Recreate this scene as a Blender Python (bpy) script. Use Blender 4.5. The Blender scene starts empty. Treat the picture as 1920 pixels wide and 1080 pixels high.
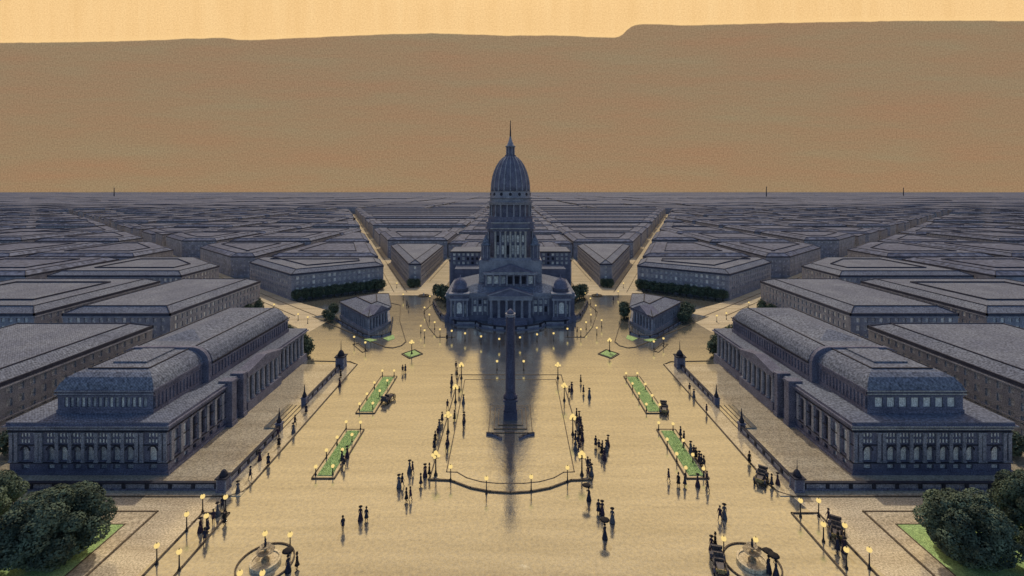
import bpy, math, random
from mathutils import Vector
random.seed(7)
R = random.Random(11)
C = bpy.data.collections.new("place")
S = bpy.context.scene
S.collection.children.link(C)
PI = math.pi
H, F, VX, VY = 45.0, 900.0, 957.0, 357.0      # eye height, focal length in photo pixels, vanishing point
SX = 1                                        # -1 while the mirrored half is being built


def G(px, py):                                # ground point seen at a photo pixel
    Y = H * F / (py - VY)
    return ((px - VX) * Y / F, Y)


# ------------------------------------------------------------------ materials
def lin(r, g, b):
    f = lambda c: (c / 12.92) if c <= 0.04045 else ((c + 0.055) / 1.055) ** 2.4
    return (f(r / 255), f(g / 255), f(b / 255), 1)


def nodes(m):
    m.use_nodes = True
    nt = m.node_tree
    nt.nodes.clear()
    return nt, nt.nodes, nt.links


def coord(nt, scale, src='Object'):
    tc = nt.nodes.new('ShaderNodeTexCoord')
    mp = nt.nodes.new('ShaderNodeMapping')
    mp.inputs['Scale'].default_value = scale
    nt.links.new(tc.outputs[src], mp.inputs['Vector'])
    return mp.outputs['Vector']


def noise(nt, vec, scale, detail=3, rough=.55):
    n = nt.nodes.new('ShaderNodeTexNoise')
    n.inputs['Scale'].default_value = scale
    n.inputs['Detail'].default_value = detail
    n.inputs['Roughness'].default_value = rough
    nt.links.new(vec, n.inputs['Vector'])
    return n.outputs['Fac']


def ramp(nt, fac, stops):
    r = nt.nodes.new('ShaderNodeValToRGB')
    e = r.color_ramp.elements
    while len(e) > 1:
        e.remove(e[-1])
    e[0].position, e[0].color = stops[0]
    for p, c in stops[1:]:
        k = e.new(p)
        k.color = c
    nt.links.new(fac, r.inputs['Fac'])
    return r.outputs['Color']


def math_(nt, op, a, b=None, c=None):
    n = nt.nodes.new('ShaderNodeMath')
    n.operation = op
    for i, v in enumerate((a, b, c)):
        if v is None:
            continue
        if isinstance(v, (int, float)):
            n.inputs[i].default_value = v
        else:
            nt.links.new(v, n.inputs[i])
    return n.outputs[0]


def mixc(nt, fac, a, b, mode='MIX'):
    n = nt.nodes.new('ShaderNodeMix')
    n.data_type = 'RGBA'
    n.blend_type = mode
    for sock, v in ((n.inputs[0], fac), (n.inputs[6], a), (n.inputs[7], b)):
        if isinstance(v, (int, float, tuple)):
            sock.default_value = v
        else:
            nt.links.new(v, sock)
    return n.outputs[2]


def matte(name, col, col2=None, scale=.6, rough=.8, spec=.25, fine=6.0, hatch=0.0):
    """weathered stone, slate or paint: two tones of patchy colour, fine grain over it"""
    m = bpy.data.materials.new(name)
    nt, N, L = nodes(m)
    out = N.new('ShaderNodeOutputMaterial')
    p = N.new('ShaderNodeBsdfPrincipled')
    p.inputs['Roughness'].default_value = rough
    p.inputs['Specular IOR Level'].default_value = spec
    v = coord(nt, (1, 1, 1))
    col2 = col2 or tuple(c * .62 for c in col[:3]) + (1,)
    a = noise(nt, v, scale, 4)
    b = noise(nt, v, fine, 2)
    base = ramp(nt, a, [(.34, col2), (.66, col)])
    g = ramp(nt, b, [(.32, (.45, .45, .47, 1)), (.68, (1.5, 1.5, 1.48, 1))])
    colr = mixc(nt, 1.0, base, g, 'MULTIPLY')
    if hatch:                                        # sheets of slate laid in slanting courses
        w = N.new('ShaderNodeTexWave')
        w.wave_type = 'BANDS'
        w.bands_direction = 'DIAGONAL'
        w.inputs['Scale'].default_value = hatch
        w.inputs['Distortion'].default_value = 1.2
        w.inputs['Detail'].default_value = 1
        L.new(v, w.inputs['Vector'])
        hh = ramp(nt, w.outputs['Fac'], [(.0, (.8, .8, .83, 1)), (.6, (1.08, 1.08, 1.07, 1))])
        colr = mixc(nt, 1.0, colr, hh, 'MULTIPLY')
    L.new(colr, p.inputs['Base Color'])
    L.new(p.outputs[0], out.inputs[0])
    return m


def window_wall(name, wall, glass, pu=2.05, pv=2.3):
    """far facades: a masonry grid with window panes between the piers, laid out in metres along the wall"""
    m = bpy.data.materials.new(name)
    nt, N, L = nodes(m)
    out = N.new('ShaderNodeOutputMaterial')
    p = N.new('ShaderNodeBsdfPrincipled')
    p.inputs['Roughness'].default_value = .75
    uv = N.new('ShaderNodeUVMap')
    sp = N.new('ShaderNodeSeparateXYZ')
    L.new(uv.outputs[0], sp.inputs[0])
    fu = math_(nt, 'FRACT', math_(nt, 'DIVIDE', sp.outputs[0], pu))
    fv = math_(nt, 'FRACT', math_(nt, 'DIVIDE', sp.outputs[1], pv))
    iu = math_(nt, 'MULTIPLY', math_(nt, 'GREATER_THAN', fu, .3), math_(nt, 'LESS_THAN', fu, .78))
    iv = math_(nt, 'MULTIPLY', math_(nt, 'GREATER_THAN', fv, .28), math_(nt, 'LESS_THAN', fv, .74))
    w = math_(nt, 'MULTIPLY', iu, iv)
    v = coord(nt, (1, 1, 1))
    a = noise(nt, v, .35, 3)
    wc = ramp(nt, a, [(.35, tuple(c * .6 for c in wall[:3]) + (1,)), (.65, wall)])
    gc = ramp(nt, noise(nt, v, 1.1, 1), [(.4, tuple(c * .35 for c in glass[:3]) + (1,)), (.62, glass)])
    L.new(mixc(nt, w, wc, gc), p.inputs['Base Color'])
    L.new(p.outputs[0], out.inputs[0])
    return m


def wet(name, col, col2, sheen=(.93, .85, .74, 1), amount=1.0):
    """rain-wet paving: pale stone under a film of water that mirrors the buildings, lamps and evening sky"""
    m = bpy.data.materials.new(name)
    nt, N, L = nodes(m)
    out = N.new('ShaderNodeOutputMaterial')
    d = N.new('ShaderNodeBsdfDiffuse')
    g = N.new('ShaderNodeBsdfGlossy')
    g.distribution = 'BECKMANN'
    g.inputs['Color'].default_value = sheen
    mx = N.new('ShaderNodeMixShader')
    v = coord(nt, (1, 1, 1))
    streak = noise(nt, coord(nt, (.035, .42, 1)), 1.0, 5, .6)
    grain = noise(nt, v, 4.5, 2, .7)
    patch = noise(nt, v, .09, 4)
    base = ramp(nt, patch, [(.3, col2), (.7, col)])
    base = mixc(nt, 1.0, base, ramp(nt, grain, [(.36, (.6, .59, .58, 1)), (.64, (1.36, 1.36, 1.35, 1))]), 'MULTIPLY')
    base = mixc(nt, 1.0, base, ramp(nt, streak, [(.3, (.78, .75, .72, 1)), (.62, (1.1, 1.1, 1.1, 1))]), 'MULTIPLY')
    L.new(base, d.inputs['Color'])
    rg = ramp(nt, noise(nt, v, .35, 3), [(.3, (.12, .12, .12, 1)), (.7, (.2, .2, .2, 1))])
    L.new(rg, g.inputs['Roughness'])
    lw = N.new('ShaderNodeLayerWeight')
    lw.inputs['Blend'].default_value = .5
    face = math_(nt, 'POWER', lw.outputs['Facing'], 1.0)
    wetness = math_(nt, 'MULTIPLY', math_(nt, 'MULTIPLY_ADD', streak, .5, .72), math_(nt, 'MULTIPLY_ADD', noise(nt, v, 1.9, 2, .7), 1.1, .45))
    fac = math_(nt, 'MULTIPLY', math_(nt, 'MULTIPLY', face, wetness), amount)
    fac = math_(nt, 'MINIMUM', fac, .82)
    bp = N.new('ShaderNodeBump')
    bp.inputs['Strength'].default_value = .5
    bp.inputs['Distance'].default_value = .018
    L.new(noise(nt, coord(nt, (1, .8, 1)), 1.5, 3), bp.inputs['Height'])
    L.new(bp.outputs[0], g.inputs['Normal'])
    L.new(fac, mx.inputs[0])
    L.new(d.outputs[0], mx.inputs[1])
    L.new(g.outputs[0], mx.inputs[2])
    L.new(mx.outputs[0], out.inputs[0])
    return m


def glow(name, col, s):
    m = bpy.data.materials.new(name)
    nt, N, L = nodes(m)
    out = N.new('ShaderNodeOutputMaterial')
    e = N.new('ShaderNodeEmission')
    e.inputs['Color'].default_value = col
    e.inputs['Strength'].default_value = s
    L.new(e.outputs[0], out.inputs[0])
    return m


M = {
    'paving': wet('wet_paving', (.205, .207, .198, 1), (.165, .168, .165, 1), (.84, .9, .88, 1)),
    'paving_damp': wet('forecourt_paving', (.50, .445, .335, 1), (.42, .375, .285, 1), (.84, .9, .88, 1), .5),
    'road_pale': wet('pale_road', (.68, .585, .405, 1), (.58, .50, .35, 1), (.84, .9, .88, 1), .22),
    'paving_dry': wet('damp_paving', (.60, .52, .375, 1), (.52, .45, .33, 1), (.84, .9, .88, 1), .3),
    'stone': matte('dark_stone', (.165, .172, .24, 1), (.105, .11, .165, 1), .5),
    'stone_mid': matte('grey_stone', (.29, .30, .35, 1), (.19, .2, .25, 1), .5),
    'stone_pale': matte('pale_stone', (.42, .42, .40, 1), (.28, .28, .29, 1), .8),
    'sandstone': matte('tan_sandstone', (.40, .33, .22, 1), (.24, .2, .14, 1), 1.5),
    'slate_trim': matte('slate_trim', (.055, .062, .095, 1), (.035, .04, .065, 1), .8),
    'navy_stone': matte('navy_stone', (.075, .08, .13, 1), (.048, .052, .09, 1), .5),
    'ink': matte('dark_moulding', (.035, .037, .055, 1), (.02, .022, .035, 1), .8),
    'roof': matte('slate_roof', (.162, .186, .24, 1), (.115, .134, .19, 1), .13, .85, .2, 2.6, hatch=1.3),
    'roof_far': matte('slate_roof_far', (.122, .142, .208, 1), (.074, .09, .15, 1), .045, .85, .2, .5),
    'glass': matte('window_glass', (.5, .52, .55, 1), (.27, .29, .33, 1), 1.5, .25, .5),
    'glass_bright': matte('bright_window_glass', (.8, .8, .77, 1), (.55, .56, .56, 1), 1.2, .3, .5),
    'wall_far': window_wall('gridded_facade', (.25, .26, .32, 1), (.38, .39, .43, 1)),
    'kerb': matte('kerb_stone', (.13, .10, .07, 1), (.09, .07, .05, 1), 1.0),
    'grass': matte('short_grass', (.37, .52, .22, 1), (.28, .42, .17, 1), 1.1, .9, .1, 9),
    'leaf': matte('leaves', (.115, .155, .105, 1), (.05, .075, .058, 1), .75, .8, .2, 3.5),
    'bark': matte('bark', (.06, .05, .04, 1), None, 3),
    'iron': matte('dark_iron', (.025, .022, .025, 1), None, 3, .5, .4),
    'globe': glow('lit_lamp_globe', (.93, .68, .25, 1), 1.05),
    'globe_pale': glow('lit_lamp_globe_pale', (.86, .84, .58, 1), 1.2),
    'cloth_navy': matte('navy_cloth', (.028, .03, .055, 1), None, 5),
    'cloth_black': matte('black_cloth', (.018, .016, .02, 1), None, 5),
    'cloth_plum': matte('plum_cloth', (.055, .035, .06, 1), None, 5),
    'cloth_grey': matte('grey_cloth', (.11, .115, .14, 1), None, 5),
    'skin': matte('skin', (.42, .27, .19, 1), (.36, .22, .15, 1), 9, .6),
    'hair': matte('hair', (.03, .02, .015, 1), None, 9),
    'enamel': matte('dark_enamel', (.045, .045, .07, 1), None, 2, .35, .5),
    'rubber': matte('tyre_rubber', (.02, .02, .022, 1), None, 5),
    'leather': matte('seat_leather', (.10, .085, .085, 1), None, 5, .5),
    'brass': matte('lamp_brass', (.35, .26, .10, 1), None, 5, .35, .5),
    'water': matte('basin_water', (.16, .17, .17, 1), (.11, .12, .13, 1), .8, .12, .6),
}


# ------------------------------------------------------------------ mesh builder
class MB:
    def __init__(s):
        s.v, s.f, s.uv = [], [], []

    def poly(s, pts, uv=None):
        b = len(s.v)
        s.v += [tuple(p) for p in pts]
        s.f.append(tuple(range(b, b + len(pts))))
        s.uv.append(uv or [(0, 0)] * len(pts))

    def box(s, x0, x1, y0, y1, z0, z1):
        P = [(x0, y0), (x1, y0), (x1, y1), (x0, y1)]
        s.prism(P, z0, z1)

    def prism(s, P, z0, z1, bottom=True, top=True):
        n = len(P)
        d = 0
        for i in range(n):
            a, b = P[i], P[(i + 1) % n]
            L_ = math.hypot(b[0] - a[0], b[1] - a[1])
            s.poly([(a[0], a[1], z0), (b[0], b[1], z0), (b[0], b[1], z1), (a[0], a[1], z1)],
                   [(d, z0), (d + L_, z0), (d + L_, z1), (d, z1)])
            d += L_
        if top:
            s.poly([(p[0], p[1], z1) for p in P])
        if bottom:
            s.poly([(p[0], p[1], z0) for p in reversed(P)])

    def obox(s, a, b, w, z0, z1, ext=0):                 # a wall-like bar from a to b
        dx, dy = b[0] - a[0], b[1] - a[1]
        L_ = math.hypot(dx, dy) or 1
        dx, dy = dx / L_, dy / L_
        a = (a[0] - dx * ext, a[1] - dy * ext)
        b = (b[0] + dx * ext, b[1] + dy * ext)
        nx, ny = -dy * w / 2, dx * w / 2
        s.prism([(a[0] - nx, a[1] - ny), (b[0] - nx, b[1] - ny), (b[0] + nx, b[1] + ny), (a[0] + nx, a[1] + ny)], z0, z1)

    def lathe(s, cx, cy, prof, n=12, sx=1, sy=1, a0=0):
        rings = []
        for r, z in prof:
            b = len(s.v)
            for k in range(n):
                t = a0 + 2 * PI * k / n
                s.v.append((cx + r * math.cos(t) * sx, cy + r * math.sin(t) * sy, z))
            rings.append(b)
        for i in range(len(rings) - 1):
            for k in range(n):
                q = (k + 1) % n
                s.f.append((rings[i] + k, rings[i] + q, rings[i + 1] + q, rings[i + 1] + k))
                s.uv.append([(0, 0)] * 4)
        s.f.append(tuple(rings[0] + k for k in reversed(range(n))))
        s.uv.append([(0, 0)] * n)
        s.f.append(tuple(rings[-1] + k for k in range(n)))
        s.uv.append([(0, 0)] * n)

    def tube(s, p0, p1, r0, r1, n=6):
        p0, p1 = Vector(p0), Vector(p1)
        d = (p1 - p0).normalized()
        u = d.orthogonal().normalized()
        w = d.cross(u)
        b = len(s.v)
        for p, r in ((p0, r0), (p1, r1)):
            for k in range(n):
                t = 2 * PI * k / n
                s.v.append(tuple(p + (u * math.cos(t) + w * math.sin(t)) * r))
        for k in range(n):
            q = (k + 1) % n
            s.f.append((b + k, b + q, b + n + q, b + n + k))
            s.uv.append([(0, 0)] * 4)
        s.f.append(tuple(b + k for k in reversed(range(n))))
        s.uv.append([(0, 0)] * n)
        s.f.append(tuple(b + n + k for k in range(n)))
        s.uv.append([(0, 0)] * n)

    def sphere(s, c, r, n=10, m=6, sz=1):
        s.lathe(c[0], c[1], [(max(1e-3, r * math.sin(PI * i / m)), c[2] - r * sz * math.cos(PI * i / m)) for i in range(m + 1)], n)

    def rings(s, rs, cap=True):                           # loft between equal-length point rings
        n = len(rs[0])
        bs = []
        for r in rs:
            bs.append(len(s.v))
            s.v += [tuple(p) for p in r]
        for i in range(len(rs) - 1):
            for k in range(n):
                q = (k + 1) % n
                s.f.append((bs[i] + k, bs[i] + q, bs[i + 1] + q, bs[i + 1] + k))
                s.uv.append([(0, 0)] * 4)
        if cap:
            s.f.append(tuple(bs[-1] + k for k in range(n)))
            s.uv.append([(0, 0)] * n)
            s.f.append(tuple(bs[0] + k for k in reversed(range(n))))
            s.uv.append([(0, 0)] * n)

    def mesh(s, name, mat, off=(0, 0, 0), smooth=False):
        me = bpy.data.meshes.new(name)
        ox, oy, oz = off
        vv = [(x * SX - ox, y - oy, z - oz) for x, y, z in s.v]
        ff = s.f if SX > 0 else [tuple(reversed(f)) for f in s.f]
        me.from_pydata(vv, [], ff)
        uv = me.uv_layers.new(name='UVMap')
        flat = []
        for u in s.uv:
            for q in (u if SX > 0 else reversed(u)):
                flat += [q[0], q[1]]
        uv.data.foreach_set('uv', flat)
        if smooth:
            me.polygons.foreach_set('use_smooth', [True] * len(me.polygons))
        me.materials.append(mat if not isinstance(mat, str) else M[mat])
        return me

    def build(s, name, mat, root=None, smooth=False):
        off = tuple(root['at']) if root is not None else (0, 0, 0)
        o = bpy.data.objects.new(name, s.mesh(name, mat, off, smooth))
        C.objects.link(o)
        if root is not None:
            o.parent = root
            o['at'] = off
        return o


def tag(o, label=None, cat=None, group=None, kind=None):
    for k, v in (('label', label), ('category', cat), ('group', group), ('kind', kind)):
        if v:
            o[k] = v
    return o


def thing(name, label, cat, x, y, group=None, z=0):
    o = bpy.data.objects.new(name, None)
    C.objects.link(o)
    o.location = (x * SX, y, z)
    o['at'] = (x * SX, y, z)
    o.empty_display_size = .5
    return tag(o, label, cat, group)


def copy_tree(o, parent=None):
    c = o.copy()
    C.objects.link(c)
    if parent is not None:
        c.parent = parent
    for ch in [k for k in KIDS.get(o.name, [])]:
        copy_tree(ch, c)
    return c


KIDS = {}


def remember(o):                                          # note the children of a finished prototype
    KIDS[o.name] = list(o.children)
    for ch in o.children:
        remember(ch)


def struct(name, mb, mat):
    return tag(mb.build(name, mat), kind='structure')


SIDE = lambda: 'left' if SX > 0 else 'right'
ORD = ['first', 'second', 'third', 'fourth', 'fifth', 'sixth', 'seventh', 'eighth', 'ninth', 'tenth', 'eleventh', 'twelfth',
       'thirteenth', 'fourteenth', 'fifteenth', 'sixteenth', 'seventeenth', 'eighteenth', 'nineteenth', 'twentieth']


# ------------------------------------------------------------------ facades with real openings
def facade(mb, p0, u, n, W, z0, z1, ops, d0=.25):
    """wall face with recessed openings; returns the outline of each pane at the bottom of its recess"""
    P = lambda a, z, k=0: (p0[0] + u[0] * a - n[0] * k, p0[1] + u[1] * a - n[1] * k, z)
    us = sorted({0.0, W} | {round(o[0], 4) for o in ops} | {round(o[1], 4) for o in ops})
    zs = sorted({z0, z1} | {round(o[2], 4) for o in ops} | {round(o[3], 4) for o in ops})
    for i in range(len(us) - 1):
        for j in range(len(zs) - 1):
            cu, cz = (us[i] + us[i + 1]) / 2, (zs[j] + zs[j + 1]) / 2
            if any(o[0] < cu < o[1] and o[2] < cz < o[3] for o in ops):
                continue
            mb.poly([P(us[i], zs[j]), P(us[i + 1], zs[j]), P(us[i + 1], zs[j + 1]), P(us[i], zs[j + 1])])
    panes = []
    for o in ops:
        a, b, c, t = o[:4]
        d = o[5] if len(o) > 5 else d0
        if len(o) > 4 and o[4]:
            r, m = (b - a) / 2, (a + b) / 2
            sp = t - r
            arc = [(m + r * math.cos(PI * k / 8), sp + r * math.sin(PI * k / 8)) for k in range(9)]
            for k in range(8):
                q0, q1 = arc[k], arc[k + 1]
                mb.poly([P(q0[0], q0[1]), P(q0[0], t), P(q1[0], t), P(q1[0], q1[1])])
            out = [(a, c), (b, c)] + arc
        else:
            out = [(a, c), (b, c), (b, t), (a, t)]
        for k in range(len(out)):
            q0, q1 = out[k], out[(k + 1) % len(out)]
            mb.poly([P(*q0), P(*q1), P(q1[0], q1[1], d), P(q0[0], q0[1], d)])
        panes.append([P(q[0], q[1], d) for q in out])
    return panes


def add_windows(panes, root, mat, name='window', limit=100, thick=.06):
    for i, p in enumerate(panes[:limit]):
        m = MB()
        m.poly(p)
        m.build(name, mat if isinstance(mat, str) else R.choice(mat), root)
    if len(panes) > limit:
        m = MB()
        for p in panes[limit:]:
            m.poly(p)
        tag(m.build(name, mat if isinstance(mat, str) else mat[0], root), kind='stuff')


# ------------------------------------------------------------------ plane geometry for the city plan
def clip(P, a, b, c):                                     # keep a*x + b*y >= c
    out = []
    for i in range(len(P)):
        p, q = P[i], P[(i + 1) % len(P)]
        dp, dq = a * p[0] + b * p[1] - c, a * q[0] + b * q[1] - c
        if dp >= 0:
            out.append(p)
        if (dp >= 0) != (dq >= 0):
            t = dp / (dp - dq)
            out.append((p[0] + (q[0] - p[0]) * t, p[1] + (q[1] - p[1]) * t))
    return out


def area(P):
    return .5 * sum(P[i][0] * P[(i + 1) % len(P)][1] - P[(i + 1) % len(P)][0] * P[i][1] for i in range(len(P)))


def inset(P, d):
    n = len(P)
    Q = list(P)
    for i in range(n):
        a, b = P[i], P[(i + 1) % n]
        L_ = math.hypot(b[0] - a[0], b[1] - a[1])
        if L_ < 1e-6:
            continue
        nx, ny = -(b[1] - a[1]) / L_, (b[0] - a[0]) / L_
        Q = clip(Q, nx, ny, nx * a[0] + ny * a[1] + d)
        if len(Q) < 3:
            return None
    return Q


def tidy(P):
    out = []
    for p in P:
        if not out or math.hypot(p[0] - out[-1][0], p[1] - out[-1][1]) > .6:
            out.append(p)
    if len(out) > 2 and math.hypot(out[0][0] - out[-1][0], out[0][1] - out[-1][1]) < .6:
        out.pop()
    return out


def offset_ring(P, d):                                    # mitred offset, one point per corner (d > 0 inward)
    n = len(P)
    out = []
    for i in range(n):
        p, c, q = P[i - 1], P[i], P[(i + 1) % n]
        l1 = math.hypot(c[0] - p[0], c[1] - p[1])
        l2 = math.hypot(q[0] - c[0], q[1] - c[1])
        n1 = (-(c[1] - p[1]) / l1, (c[0] - p[0]) / l1)
        n2 = (-(q[1] - c[1]) / l2, (q[0] - c[0]) / l2)
        k = 1 + n1[0] * n2[0] + n1[1] * n2[1]
        k = max(k, .35)
        out.append((c[0] + (n1[0] + n2[0]) * d / k, c[1] + (n1[1] + n2[1]) * d / k))
    return out


# ------------------------------------------------------------------ camera, light, sky
cam_d = bpy.data.cameras.new('camera')
cam = bpy.data.objects.new('camera', cam_d)
C.objects.link(cam)
cam.location = (0, 0, H)
cam.rotation_euler = (PI / 2, 0, 0)
cam_d.sensor_width = 36
cam_d.lens = 36 * F / 1920
cam_d.shift_x = 3 / 1920
cam_d.shift_y = -(540 - VY) / 1920
cam_d.clip_start = .5
cam_d.clip_end = 40000
S.camera = cam

SUN_EL, SUN_AZ = 49.5, 1.5                                     # high behind the domed hall, a little to the right
sun_d = bpy.data.lights.new('sun', 'SUN')
sun_d.energy = 2.2
sun_d.angle = math.radians(1.5)
sun_d.color = (1, .88, .70)
sun = bpy.data.objects.new('sun', sun_d)
C.objects.link(sun)
sd = Vector((math.sin(math.radians(SUN_AZ)) * math.cos(math.radians(SUN_EL)), math.cos(math.radians(SUN_AZ)) * math.cos(math.radians(SUN_EL)), math.sin(math.radians(SUN_EL))))
sun.rotation_euler = (-sd).to_track_quat('-Z', 'Y').to_euler()
sun.location = (0, 0, 300)


def make_world():
    w = bpy.data.worlds.new('World')
    S.world = w
    w.use_nodes = True
    nt = w.node_tree
    N, L = nt.nodes, nt.links
    N.clear()
    out = N.new('ShaderNodeOutputWorld')
    sky = N.new('ShaderNodeTexSky')
    sky.sky_type = 'NISHITA'
    sky.sun_disc = False
    sky.sun_elevation = math.radians(SUN_EL)
    sky.sun_rotation = math.radians(SUN_AZ)
    b1 = N.new('ShaderNodeBackground')
    b1.inputs['Strength'].default_value = .13
    L.new(sky.outputs[0], b1.inputs['Color'])
    tc = N.new('ShaderNodeTexCoord')
    sp = N.new('ShaderNodeSeparateXYZ')
    L.new(tc.outputs['Generated'], sp.inputs[0])
    X, Y, Z = sp.outputs
    Yc = math_(nt, 'MAXIMUM', Y, .12)
    s_ = math_(nt, 'DIVIDE', X, Yc)                       # bearing
    t_ = math_(nt, 'DIVIDE', Z, Yc)                       # height of the sight line over the horizon
    cv = N.new('ShaderNodeCombineXYZ')
    L.new(s_, cv.inputs[0])
    L.new(t_, cv.inputs[1])
    # upper edge of the brown cloud bank
    fc = N.new('ShaderNodeFloatCurve')
    cu = fc.mapping.curves[0]
    pts = [(-1.07, .307), (-.80, .311), (-.645, .3165), (-.60, .3175), (-.565, .3135), (-.50, .3145), (-.36, .321), (-.18, .3265), (0, .3225), (.12, .322),
           (.205, .3185), (.226, .3195), (.243, .335), (.262, .3445), (.30, .346), (.36, .3435), (.44, .3455), (.7, .351), (.95, .3535), (1.07, .3525)]
    f_ = lambda s: (s + 1.2) / 2.4
    while len(cu.points) < len(pts):
        cu.points.new(.5, .5)
    for p, (a, b) in zip(cu.points, pts):
        p.location = (f_(a), b)
        p.handle_type = 'AUTO'
    fc.mapping.update()
    L.new(math_(nt, 'MULTIPLY_ADD', s_, 1 / 2.4, .5), fc.inputs['Value'])
    edge = fc.outputs[0]
    wob = noise(nt, cv.outputs[0], 26, 3)
    edge = math_(nt, 'ADD', edge, math_(nt, 'MULTIPLY_ADD', wob, .004, -.002))
    dt = math_(nt, 'SUBTRACT', t_, edge)
    above = N.new('ShaderNodeMapRange')
    above.inputs['From Min'].default_value = -.0008
    above.inputs['From Max'].default_value = .0012
    L.new(dt, above.inputs['Value'])
    # brown bank: grain, long horizontal wisps, mottled warm patches
    mp = N.new('ShaderNodeMapping')
    mp.inputs['Scale'].default_value = (2.2, 16, 1)
    L.new(cv.outputs[0], mp.inputs['Vector'])
    wisps = noise(nt, mp.outputs[0], 1.3, 6, .62)
    spk = noise(nt, cv.outputs[0], 330, 1)
    bank = ramp(nt, wisps, [(.28, lin(155, 123, 96)), (.5, lin(150, 126, 99)), (.72, lin(147, 131, 104))])
    bank = mixc(nt, 1.0, bank, ramp(nt, spk, [(.25, (.80, .79, .78, 1)), (.75, (1.2, 1.2, 1.2, 1))]), 'MULTIPLY')
    low = N.new('ShaderNodeMapRange')                      # a touch warmer and lighter above the horizon
    low.inputs['From Min'].default_value = 0
    low.inputs['From Max'].default_value = .22
    low.inputs['To Min'].default_value = 1
    low.inputs['To Max'].default_value = 0
    L.new(t_, low.inputs['Value'])
    bank = mixc(nt, math_(nt, 'MULTIPLY', low.outputs[0], .75), bank, mixc(nt, 1.0, bank, (1.12, 1.06, .97, 1), 'MULTIPLY'))
    # bright peach sky over it
    mp2 = N.new('ShaderNodeMapping')
    mp2.inputs['Scale'].default_value = (30, 3.5, 1)
    L.new(cv.outputs[0], mp2.inputs['Vector'])
    drip = noise(nt, mp2.outputs[0], 1.0, 5, .65)
    peach = ramp(nt, drip, [(.25, lin(243, 199, 137)), (.5, lin(249, 206, 145)), (.75, lin(252, 211, 151))])
    peach = mixc(nt, 1.0, peach, ramp(nt, spk, [(.25, (.86, .85, .83, 1)), (.75, (1.08, 1.09, 1.1, 1))]), 'MULTIPLY')
    rim = N.new('ShaderNodeMapRange')                      # paler rim along the edge of the bank
    rim.inputs['From Min'].default_value = .0
    rim.inputs['From Max'].default_value = .012
    rim.inputs['To Min'].default_value = .5
    rim.inputs['To Max'].default_value = 0
    L.new(dt, rim.inputs['Value'])
    peach = mixc(nt, rim.outputs[0], peach, lin(255, 214, 150))
    up_ = N.new('ShaderNodeMapRange')                      # the sky brightens upward, towards the veiled sun
    up_.interpolation_type = 'SMOOTHSTEP'
    up_.inputs['From Min'].default_value = .33
    up_.inputs['From Max'].default_value = .58
    up_.inputs['To Min'].default_value = 1.0
    up_.inputs['To Max'].default_value = 1.45
    L.new(Z, up_.inputs['Value'])
    gain = N.new('ShaderNodeVectorMath')
    gain.operation = 'SCALE'
    L.new(peach, gain.inputs[0])
    L.new(up_.outputs[0], gain.inputs['Scale'])
    warm = mixc(nt, above.outputs[0], bank, gain.outputs[0])
    b2 = N.new('ShaderNodeBackground')
    L.new(warm, b2.inputs['Color'])
    b2.inputs['Strength'].default_value = 1.0
    # the warm evening light fades out overhead and behind the viewer
    m1 = N.new('ShaderNodeMapRange')
    m1.interpolation_type = 'SMOOTHSTEP'
    m1.inputs['From Min'].default_value = .05
    m1.inputs['From Max'].default_value = .45
    L.new(Y, m1.inputs['Value'])
    m2 = N.new('ShaderNodeMapRange')
    m2.interpolation_type = 'SMOOTHSTEP'
    m2.inputs['From Min'].default_value = .70
    m2.inputs['From Max'].default_value = .95
    m2.inputs['To Min'].default_value = 1
    m2.inputs['To Max'].default_value = 0
    L.new(Z, m2.inputs['Value'])
    ms = N.new('ShaderNodeMixShader')
    L.new(math_(nt, 'MULTIPLY', m1.outputs[0], m2.outputs[0]), ms.inputs[0])
    L.new(b1.outputs[0], ms.inputs[1])
    L.new(b2.outputs[0], ms.inputs[2])
    L.new(ms.outputs[0], out.inputs[0])


make_world()
S.view_settings.view_transform = 'Standard'
S.view_settings.look = 'None'
S.view_settings.exposure = 0
S.view_settings.gamma = 1

# ------------------------------------------------------------------ ground
g = MB()
g.poly([(-14000, -60, 0), (14000, -60, 0), (14000, 16000, 0), (-14000, 16000, 0)])
struct('ground', g, 'paving')


# ------------------------------------------------------------------ city blocks
def cell_rows():
    rows = [(-10, 122), (134, 182), (194, 240), (250, 310), (320, 376)]
    y = 386
    while y < 7500:
        dp = 56 if y < 900 else (115 if y < 2200 else 300)
        gp = 10 if y < 900 else (13 if y < 2200 else 22)
        rows.append((y, y + dp))
        y += dp + gp
    return rows


def cell_cols(y):
    cols = [(48, 125), (133, 187), (196, 252)]
    x = 261
    dp = 56 if y < 900 else (115 if y < 2200 else 300)
    gp = 9 if y < 900 else (13 if y < 2200 else 20)
    if dp > 100:
        cols, x = [(48, 150)], 163
    while x < 1.12 * y + 260:
        cols.append((x, x + dp))
        x += dp + gp
    return cols


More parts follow.
